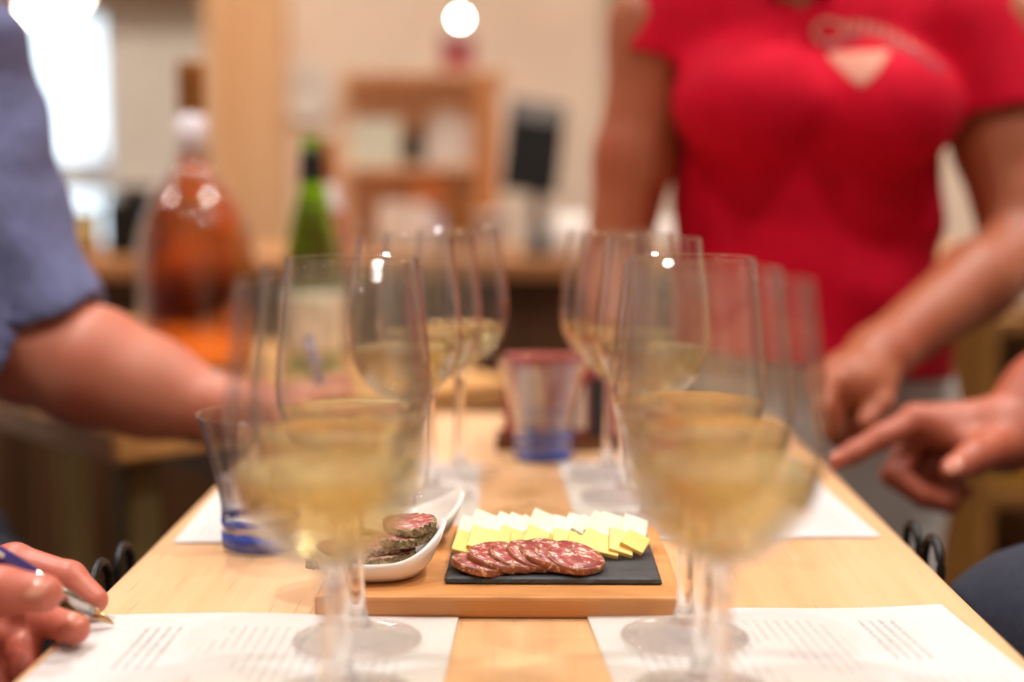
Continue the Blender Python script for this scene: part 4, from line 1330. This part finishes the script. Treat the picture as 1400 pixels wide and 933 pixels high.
# ---- left-handed writer at the near end: hand, pen and ring over the sheet
P_ = thing('person', 'person in a navy jumper, only the ringed hand writing with a blue pen showing', 'person', (-0.72, 0.86, FL))
wrC = np.array((-0.413, 0.8385, -0.0026))
h = Body()
h.chain([(-0.600, 0.940, 0.012), (-0.50, 0.885, 0.006), wrC], [0.043, 0.036, 0.029], 0.02, 0.015)
h.chain([wrC, (-0.352, 0.824, 0.008)], [0.027, 0.020], 0.02)
h.chain([wrC, (-0.354, 0.812, 0.000)], [0.026, 0.020], 0.02)
h.chain([wrC, (-0.355, 0.800, -0.006)], [0.024, 0.018], 0.02)
fing = dict(i=[(-0.352, 0.8270, 0.0225), (-0.3055, 0.817, 0.0322), (-0.2706, 0.8092, 0.0246), (-0.2545, 0.8030, 0.0128)],
            m=[(-0.3550, 0.8150, 0.0110), (-0.3180, 0.8000, 0.0105), (-0.2786, 0.7751, 0.0112), (-0.2500, 0.7535, 0.0118)],
            r=[(-0.3560, 0.8050, 0.0000), (-0.3150, 0.7850, -0.0010), (-0.2830, 0.7650, -0.0022), (-0.2800, 0.7560, -0.0120)],
            l=[(-0.3560, 0.7960, -0.0090), (-0.3188, 0.7780, -0.0140), (-0.2964, 0.7640, -0.0180), (-0.2930, 0.7560, -0.0260)])
for kf, rad in (('i', (0.0118, 0.0104, 0.0094, 0.0082)), ('m', (0.0120, 0.0105, 0.0095, 0.0086)), ('r', (0.0115, 0.0100, 0.0092, 0.0084)), ('l', (0.0105, 0.0090, 0.0082, 0.0075))):
    h.chain(fing[kf], list(rad), 0.006, 0.004)
h.chain([(-0.385, 0.800, 0.006), (-0.345, 0.765, 0.022), (-0.3154, 0.742, 0.0335), (-0.2826, 0.7345, 0.0388), (-0.2600, 0.7360, 0.0370)], [0.022, 0.0175, 0.0138, 0.0122, 0.0102], 0.008, 0.006)
up = Body()
up.chain([(-0.600, 0.940, 0.012), (-0.66, 0.975, 0.03), (-0.70, 1.00, 0.33)], [0.043, 0.046, 0.055], 0.03)
up.chain([(-0.70, 1.00, 0.33), (-0.74, 0.83, 0.37), (-0.70, 0.66, 0.33)], [0.055, 0.07, 0.055], 0.05)
up.chain([(-0.70, 0.66, 0.33), (-0.76, 0.60, 0.06), (-0.60, 0.66, -0.08)], [0.055, 0.045, 0.03], 0.03)
up.ell((-0.585, 0.67, -0.09), (0.05, 0.04, 0.022), 0.02)
for k in range(4):
    y_ = 0.695 - k * 0.017
    up.chain([(-0.56, y_, -0.09), (-0.52, y_, -0.096), (-0.50, y_, -0.112)], [0.010, 0.009, 0.008], 0.006)
up.chain([(-0.57, 0.70, -0.085), (-0.54, 0.718, -0.09), (-0.525, 0.72, -0.10)], [0.012, 0.010, 0.009], 0.006)
up.ell((-0.78, 0.83, 0.2), (0.11, 0.15, 0.25), 0.06)
up.chain([(-0.74, 0.83, 0.40), (-0.71, 0.83, 0.51)], [0.055, 0.050], 0.04)
at_, R_h = head_prims(up, (-0.68, 0.83, 0.61), (1, -0.05, 0), 0.96)
bodyC = mesh_obj('body', body_mesh([(h, 0.0020), (up, 0.007)]), m_skinC, P_, True)
eyes(at_, None, bodyC, 0.96)
hair_obj((-0.68, 0.83, 0.61), (1, -0.05, 0), m_hair, bodyC, 0.96, 0.1)
kn = Body()
kn.chain([(-0.450, 0.858, 0.003), (-0.600, 0.940, 0.012), (-0.66, 0.975, 0.03), (-0.70, 1.00, 0.33)], [0.044, 0.056, 0.062, 0.075], 0.04, 0.02, clips=[((-0.468, 0.867, 0.004), (0.87, -0.48, 0))])
kn.chain([(-0.70, 0.66, 0.33), (-0.76, 0.60, 0.06), (-0.64, 0.645, -0.06)], [0.075, 0.062, 0.046], 0.04)
kn.chain([(-0.70, 1.00, 0.33), (-0.74, 0.83, 0.37), (-0.70, 0.66, 0.33)], [0.075, 0.09, 0.075], 0.05)
kn.ell((-0.79, 0.83, 0.2), (0.135, 0.185, 0.24), 0.06)
kn.ell((-0.81, 0.83, -0.03), (0.14, 0.18, 0.18), 0.06)
kn.sub = [(('c', [np.array((-0.735, 0.83, 0.42)), np.array((-0.70, 0.83, 0.60))], [0.058, 0.07], 0.0, 0.0, ()), 0.0)]
mesh_obj('jumper', body_mesh([(kn, 0.008)]), m_knit, P_, True)
tr_C = Body()
tr_C.ell((-0.82, 0.83, -0.12), (0.14, 0.18, 0.12), 0.06)
for y_ in (0.75, 0.92):
    tr_C.chain([(-0.82, y_, -0.13), (-0.47, y_ - 0.03, -0.165), (-0.50, y_ - 0.03, -0.5), (-0.52, y_ - 0.03, FL + 0.09)], [0.09, 0.068, 0.055, 0.045], 0.04, 0.02)
mesh_obj('trousers', body_mesh([(tr_C, 0.008)]), m_navy, P_, True)
shoes(P_, [(-0.52, 0.72, 0), (-0.52, 0.89, 0)], (1, 0))
stool(-0.84, 0.83, -0.243, 'tall stool under the person in the navy jumper')
nail((-0.2630, 0.7285, 0.0418), (-0.02, -0.74, 0.66), (1, 0.05, -0.08), 0.0130, bodyC, m_nail)
nail((-0.2520, 0.8025, 0.0175), (0.62, -0.25, 0.75), (0.75, -0.28, -0.6), 0.0085, bodyC, m_nail)
nail((-0.2490, 0.7515, 0.0182), (0.25, -0.35, 0.9), (0.8, -0.6, -0.1), 0.0095, bodyC, m_nail)
mesh_obj('ring', torus((-0.3005, 0.7760, -0.0016), 0.0104, 0.0016, (0.84, -0.53, -0.03), 40, 8), plain('silver', (210, 206, 200), 0.12, 0.03, metal=1.0), P_, True)
pn = thing('pen', 'blue and silver ballpoint pen writing on the sheet in the ringed hand', 'pen', (-0.2395, 0.7900, 0.0016))
p0 = Vector((-0.2395, 0.7895, 0.0030)); d_ = (Vector((-0.2930, 0.7660, 0.0485)) - p0).normalized()
m_pm = plain('pen_metal', (190, 186, 182), 0.2, 0.05, metal=1.0)
mesh_obj('tip', tube([p0, p0 + d_ * 0.003, p0 + d_ * 0.014], [0.0006, 0.0013, 0.0034], 16), plain('brass_tip', (206, 170, 120), 0.25, 0.05, metal=1.0), pn, True)
mesh_obj('grip', tube([p0 + d_ * 0.014, p0 + d_ * 0.055], [0.0036, 0.0045], 16), m_pm, pn, True)
mesh_obj('barrel', tube([p0 + d_ * 0.055, p0 + d_ * 0.135, p0 + d_ * 0.140], [0.0047, 0.0047, 0.003], 16), plain('pen_blue', (56, 52, 140), 0.25), pn, True)
mesh_obj('clip', tube([p0 + d_ * 0.135 + Vector((0.001, -0.0065, 0.003)), p0 + d_ * 0.072 + Vector((0.001, -0.0062, 0.003))], 0.0016, 8), plain('pen_white', (236, 234, 236), 0.2), pn, True)

# ---- pointing person on the other side
D = thing('person', 'person pointing an index finger at the printed sheet, dark navy trousers', 'person', (0.84, 1.26, FL))
wrD = np.array((0.4276, 1.268, 0.031))
h = Body()
h.chain([(0.610, 1.355, 0.150), (0.520, 1.315, 0.092), (0.470, 1.290, 0.060), wrD], [0.046, 0.043, 0.037, 0.031], 0.02, 0.02)
for q, r1, r2 in (((0.3440, 1.262, 0.0430), 0.026, 0.0150), ((0.3590, 1.284, 0.0370), 0.026, 0.0150), ((0.3790, 1.303, 0.0300), 0.025, 0.0140), ((0.4010, 1.322, 0.0200), 0.022, 0.013)):
    h.chain([wrD + (-0.01, 0, -0.002), q], [r1, r2], 0.016, 0.01)
h.chain([(0.3440, 1.262, 0.0420), (0.3096, 1.246, 0.0300), (0.2846, 1.239, 0.0175), (0.2690, 1.236, 0.0102)], [0.0130, 0.0108, 0.0096, 0.0080], 0.006, 0.004)
h.chain([(0.3590, 1.284, 0.036), (0.3242, 1.257, -0.0060), (0.3495, 1.250, -0.0240), (0.3745, 1.250, -0.0320)], [0.0130, 0.0112, 0.0100, 0.0088], 0.005, 0.004)
h.chain([(0.3790, 1.303, 0.030), (0.3440, 1.286, -0.0095), (0.3641, 1.274, -0.0235), (0.3840, 1.270, -0.0290)], [0.0125, 0.0108, 0.0095, 0.0085], 0.004, 0.004)
h.chain([(0.4010, 1.322, 0.020), (0.3722, 1.315, -0.0114), (0.3870, 1.300, -0.0255), (0.3990, 1.292, -0.0281)], [0.0110, 0.0095, 0.0085, 0.0078], 0.004, 0.004)
h.chain([(0.425, 1.252, 0.022), (0.4000, 1.222, 0.0235), (0.3760, 1.196, 0.0215), (0.3545, 1.178, 0.0150)], [0.024, 0.0165, 0.0140, 0.0118], 0.010, 0.006)
h.chain([(0.395, 1.235, 0.022), (0.362, 1.262, 0.034)], [0.012, 0.012], 0.012)
up = Body()
up.chain([(0.610, 1.355, 0.150), (0.63, 1.365, 0.165), (0.76, 1.44, 0.38)], [0.046, 0.05, 0.055], 0.03)
up.chain([(0.76, 1.44, 0.38), (0.84, 1.28, 0.42), (0.82, 1.09, 0.38)], [0.055, 0.07, 0.055], 0.05)
up.chain([(0.82, 1.09, 0.38), (0.88, 1.02, 0.12), (0.74, 1.02, -0.01)], [0.055, 0.045, 0.03], 0.03)
up.ell((0.715, 1.02, -0.02), (0.05, 0.04, 0.022), 0.02)
for k in range(4):
    y_ = 1.045 - k * 0.017
    up.chain([(0.69, y_, -0.018), (0.65, y_, -0.018), (0.63, y_, -0.030)], [0.010, 0.009, 0.008], 0.006)
up.chain([(0.70, 0.985, -0.012), (0.67, 0.968, -0.015), (0.655, 0.965, -0.025)], [0.012, 0.010, 0.009], 0.006)
up.ell((0.88, 1.27, 0.2), (0.11, 0.16, 0.26), 0.06)
up.chain([(0.84, 1.28, 0.44), (0.80, 1.28, 0.55)], [0.058, 0.053], 0.04)
at_, R_h = head_prims(up, (0.77, 1.28, 0.65), (-1, 0.0, 0))
bodyD = mesh_obj('body', body_mesh([(h, 0.0024), (up, 0.007)]), m_skinD, D, True)
eyes(at_, None, bodyD)
hair_obj((0.77, 1.28, 0.65), (-1, 0.0, 0), m_hair, bodyD)
sD = Body()
sD.chain([(0.58, 1.342, 0.130), (0.63, 1.365, 0.165), (0.76, 1.44, 0.38)], [0.060, 0.064, 0.078], 0.04, 0.02, clips=[((0.592, 1.347, 0.138), (-0.83, -0.35, -0.43))])
sD.chain([(0.82, 1.09, 0.38), (0.88, 1.02, 0.12), (0.80, 1.02, 0.05)], [0.078, 0.064, 0.052], 0.04)
sD.chain([(0.76, 1.44, 0.38), (0.84, 1.28, 0.42), (0.82, 1.09, 0.38)], [0.075, 0.09, 0.075], 0.05)
sD.ell((0.89, 1.27, 0.22), (0.135, 0.195, 0.24), 0.06)
sD.ell((0.90, 1.26, 0.0), (0.14, 0.18, 0.16), 0.06)
sD.sub = [(('c', [np.array((0.835, 1.28, 0.47)), np.array((0.80, 1.28, 0.62))], [0.062, 0.07], 0.0, 0.0, ()), 0.0)]
mesh_obj('shirt', body_mesh([(sD, 0.008)]), plain('grey_shirt', (120, 122, 130), 0.85), D, True)
tD = Body()
tD.ell((0.90, 1.25, -0.06), (0.14, 0.18, 0.12), 0.06)
tD.chain([(0.86, 1.17, -0.035), (0.375, 1.005, -0.088), (0.40, 1.00, -0.45), (0.42, 1.0, FL + 0.09)], [0.095, 0.078, 0.056, 0.045], 0.04, 0.02)
tD.chain([(0.88, 1.34, -0.05), (0.66, 1.46, -0.10), (0.68, 1.46, -0.45), (0.70, 1.46, FL + 0.09)], [0.095, 0.075, 0.056, 0.045], 0.04, 0.02)
tD.disp = foldfn(0.003, ((40, 30, 25, 0.2, 0.5), (70, -20, 50, 1.2, 0.4)))
mesh_obj('trousers', body_mesh([(tD, 0.007)]), m_navy, D, True)
shoes(D, [(0.42, 1.0, 0), (0.70, 1.46, 0)], (-1, 0))
stool(0.91, 1.25, -0.183, 'tall stool under the pointing person')
nail((0.3515, 1.1690, 0.0195), (-0.25, -0.75, 0.55), (-0.75, -0.45, -0.25), 0.0140, bodyD, m_nail)
nail((0.2655, 1.2340, 0.0165), (-0.35, -0.2, 0.9), (-0.9, 0, -0.4), 0.0100, bodyD, m_nail)

# ---- woman in the red polo shirt
W = thing('person', 'person standing in a red polo shirt with a pale chest emblem and white trousers', 'person', (0.33, 1.68, FL))
b = Body()
eR, wR = np.array((0.0960, 1.650, 0.150)), np.array((0.1085, 1.470, 0.066))
b.chain([(0.145, 1.665, 0.430), (0.118, 1.655, 0.28), eR, (0.098, 1.565, 0.112), wR], [0.048, 0.044, 0.037, 0.036, 0.026], 0.02, 0.02)
b.ell((0.1105, 1.415, 0.040), (0.038, 0.050, 0.018), 0.02)
for k in range(4):
    x_ = 0.083 + k * 0.0175
    b.chain([(x_ + 0.004, 1.395, 0.036), (x_, 1.360, 0.030), (x_ - 0.001, 1.338, 0.014)], [0.0095, 0.0085, 0.0075], 0.006)
b.chain([(0.088, 1.430, 0.035), (0.070, 1.400, 0.026), (0.066, 1.378, 0.014)], [0.013, 0.010, 0.0085], 0.008)
eL, wL = np.array((0.5520, 1.605, 0.180)), np.array((0.3480, 1.425, 0.0800))
b.chain([(0.510, 1.665, 0.430), (0.535, 1.650, 0.30), eL, (0.478, 1.532, 0.148), wL], [0.052, 0.050, 0.043, 0.041, 0.029], 0.02, 0.02)
b.chain([wL, (0.312, 1.385, 0.060)], [0.028, 0.026], 0.02)
b.ell((0.312, 1.392, 0.058), (0.040, 0.034, 0.026), 0.02)
for mc, p1, p2 in (((0.2900, 1.362, 0.064), (0.2790, 1.345, 0.040), (0.2860, 1.352, 0.014)), ((0.3010, 1.376, 0.055), (0.2900, 1.360, 0.028), (0.2960, 1.366, 0.006)),
                   ((0.3160, 1.392, 0.047), (0.3050, 1.376, 0.020), (0.3110, 1.382, -0.002)), ((0.3320, 1.408, 0.038), (0.3210, 1.392, 0.012), (0.3260, 1.398, -0.008))):
    b.chain([mc, p1, p2], [0.0120, 0.0100, 0.0085], 0.006, 0.004)
b.chain([(0.345, 1.395, 0.062), (0.338, 1.365, 0.042), (0.320, 1.350, 0.026)], [0.016, 0.012, 0.010], 0.008)
b.chain([(0.145, 1.665, 0.430), (0.29, 1.685, 0.46), (0.510, 1.665, 0.430)], [0.045, 0.06, 0.045], 0.05)
b.ell((0.325, 1.69, 0.24), (0.12, 0.075, 0.26), 0.05)
b.chain([(0.300, 1.685, 0.46), (0.296, 1.665, 0.565)], [0.054, 0.048], 0.04)
at_, R_h = head_prims(b, (0.290, 1.640, 0.665), (-0.25, -1, 0), 0.95)
bodyW = mesh_obj('body', body_mesh([(b, 0.0038)]), m_skinL, W, True)
eyes(at_, None, bodyW, 0.95)
hair_obj((0.290, 1.640, 0.665), (-0.25, -1, 0), m_hair, bodyW, 0.95, 0.12)
p = Body()
p.ell((0.318, 1.690, 0.375), (0.152, 0.092, 0.120), 0.06)
p.chain([(0.165, 1.675, 0.425), (0.30, 1.69, 0.455), (0.490, 1.675, 0.425)], [0.058, 0.066, 0.060], 0.05, 0.05)
p.ell((0.322, 1.680, 0.240), (0.158, 0.098, 0.170), 0.06)
p.ell((0.330, 1.680, 0.060), (0.172, 0.112, 0.150), 0.07)
p.ell((0.236, 1.592, 0.342), (0.082, 0.078, 0.070), 0.035)
p.ell((0.392, 1.592, 0.334), (0.080, 0.078, 0.070), 0.035)
p.chain([(0.160, 1.668, 0.435), (0.128, 1.655, 0.330)], [0.064, 0.057], 0.03, clips=[((0.13, 1.65, 0.398), (-0.10, 0, -1))])
p.chain([(0.495, 1.668, 0.432), (0.545, 1.645, 0.280)], [0.068, 0.066], 0.03, clips=[((0.53, 1.65, 0.338), (0.16, 0, -1))])
p.sub = [(b.p[0], 0.004), (('c', list(b.p[7][1]) if False else [eL, np.array((0.535, 1.650, 0.30)), np.array((0.510, 1.665, 0.430))], [0.043, 0.050, 0.052], 0.0, 0.0, ()), 0.004),
         (('c', [np.array((0.296, 1.655, 0.455)), np.array((0.290, 1.640, 0.62))], [0.052, 0.075], 0.0, 0.0, ()), 0.0),
         (('c', [np.array((0.290, 1.560, 0.455)), np.array((0.290, 1.600, 0.52))], [0.016, 0.030], 0.0, 0.0, ()), 0.0)]
p.clips = [((0.33, 1.68, 0.045), (-0.12, 0, -1))]
def polo_folds(X, Y, Z):
    # soft drag lines fanning from the armpit across the waist
    s = np.sin((X - 0.30) * 26 + (Z - 0.2) * 62 + 0.6 * np.sin(X * 22))
    mask = np.clip((0.30 - Z) / 0.10, 0, 1) * np.clip((X - 0.27) / 0.12, 0.12, 1)
    s2 = np.sin((X - 0.2) * 90 + Z * 12) * np.clip((Z - 0.36) / 0.06, 0, 1) * 0.25
    return (0.0050 * s * mask + 0.004 * s2).astype(np.float32)
p.disp = polo_folds
polo = mesh_obj('polo_shirt', body_mesh([(p, 0.0045)]), m_polo, W, True)
# collar leaves
for sg in (-1, 1):
    col = Body()
    col.chain([(0.296 + sg * 0.060, 1.690, 0.512), (0.296 + sg * 0.050, 1.625, 0.495), (0.296 + sg * 0.020, 1.596, 0.468)], [0.012, 0.013, 0.010], 0.01, 0.01)
    mesh_obj('collar', body_mesh([(col, 0.004)]), m_polo, polo, True)
# chest emblem: arched script strokes over a pale shield, laid on the cloth
bvh = BVHTree.FromPolygons([v.co for v in polo.data.vertices], [tuple(q.vertices) for q in polo.data.polygons])
def on_chest(x, z):
    hit = bvh.ray_cast(Vector((x, 1.2, z)), Vector((0, 1, 0)))
    return Vector((x, (hit[0].y if hit[0] else 1.55) - 0.0016, z))
def stroke(pts, wd):
    """ribbon of cloth-hugging quads along points in the chest plane"""
    v, f = [], []
    P = [Vector(q) for q in pts]
    for i, q in enumerate(P):
        d = (P[min(i + 1, len(P) - 1)] - P[max(i - 1, 0)]).normalized()
        n = Vector((-d.y, d.x))
        for s in (-1, 1):
            e = q + n * wd * s * 0.5
            v.append(on_chest(e.x, e.y))
    k = len(v)
    v += [q + Vector((0, 0.0010, 0)) for q in v]
    for i in range(len(P) - 1):
        a = 2 * i
        f += [(a, a + 1, a + 3, a + 2), (k + a, k + a + 2, k + a + 3, k + a + 1), (a, a + 2, k + a + 2, k + a), (a + 1, k + a + 1, k + a + 3, a + 3)]
    return v, f
lx, lz = 0.3765, 0.4085
def arch(u): return (lx - 0.058 + 0.122 * u, lz + 0.012 * math.sin(PI * min(1, u * 1.15)) + 0.008 - 0.030 * u * u)
V_, F_ = [], []
def addst(pts, wd):
    v, f = stroke(pts, wd)
    o_ = len(V_)
    V_.extend(v); F_.extend([tuple(i + o_ for i in q) for q in f])
cx0, cz0 = arch(0.06)
addst([(cx0 + 0.016 * math.cos(a), cz0 + 0.012 * math.sin(a)) for a in np.linspace(0.3, 5.6, 16)], 0.0045)
for i in range(9):
    u = 0.20 + i * 0.092
    x_, z_ = arch(u)
    addst([(x_ - 0.002, z_ - 0.008), (x_ + 0.002, z_ + 0.007)], 0.0034)
    x2, z2 = arch(u + 0.05)
    addst([(x_ + 0.002, z_ + 0.006), (x2 - 0.001, z2 + 0.003), (x2 - 0.002, z2 - 0.006)], 0.0024)
mesh_obj('emblem_script', pyd(V_, F_), plain('emblem_thread', (190, 126, 108), 0.8), polo)
for part in (0, 1):  # darker red strokes below both ends of the script
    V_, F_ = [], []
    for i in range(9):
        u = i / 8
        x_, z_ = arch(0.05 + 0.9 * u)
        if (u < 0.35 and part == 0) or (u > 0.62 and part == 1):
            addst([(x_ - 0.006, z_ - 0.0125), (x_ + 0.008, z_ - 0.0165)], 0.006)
    mesh_obj('emblem_dark_strokes', pyd(V_, F_), plain('emblem_dark_red', (112, 44, 52), 0.8), polo)
V_, F_ = [], []
for i in range(9):
    t_ = i / 8
    half = 0.028 * (1 - t_) ** 0.75 + 0.001
    z_ = lz - 0.016 - 0.036 * t_
    x_ = lx - 0.024 - 0.004 * t_
    addst([(x_ + half * s_, z_) for s_ in np.linspace(-1, 1, 7)], 0.0049)
mesh_obj('emblem_shield', pyd(V_, F_), plain('emblem_pale_thread', (204, 140, 120), 0.8), polo)
# trousers
q = Body()
q.ell((0.335, 1.695, 0.02), (0.158, 0.098, 0.13), 0.05)
q.chain([(0.265, 1.70, -0.04), (0.262, 1.70, -0.42), (0.262, 1.71, FL + 0.09)], [0.092, 0.066, 0.052], 0.05, 0.03)
q.chain([(0.415, 1.70, -0.04), (0.405, 1.70, -0.42), (0.400, 1.71, FL + 0.09)], [0.096, 0.070, 0.052], 0.05, 0.03)
q.disp = foldfn(0.003, ((50, 0, 30, 0.5, 0.5), (20, 10, 80, 1.0, 0.3)))
mesh_obj('trousers', body_mesh([(q, 0.006)]), m_white_t, W, True)
shoes(W, [(0.262, 1.70, 0), (0.400, 1.70, 0)], (0, -1))
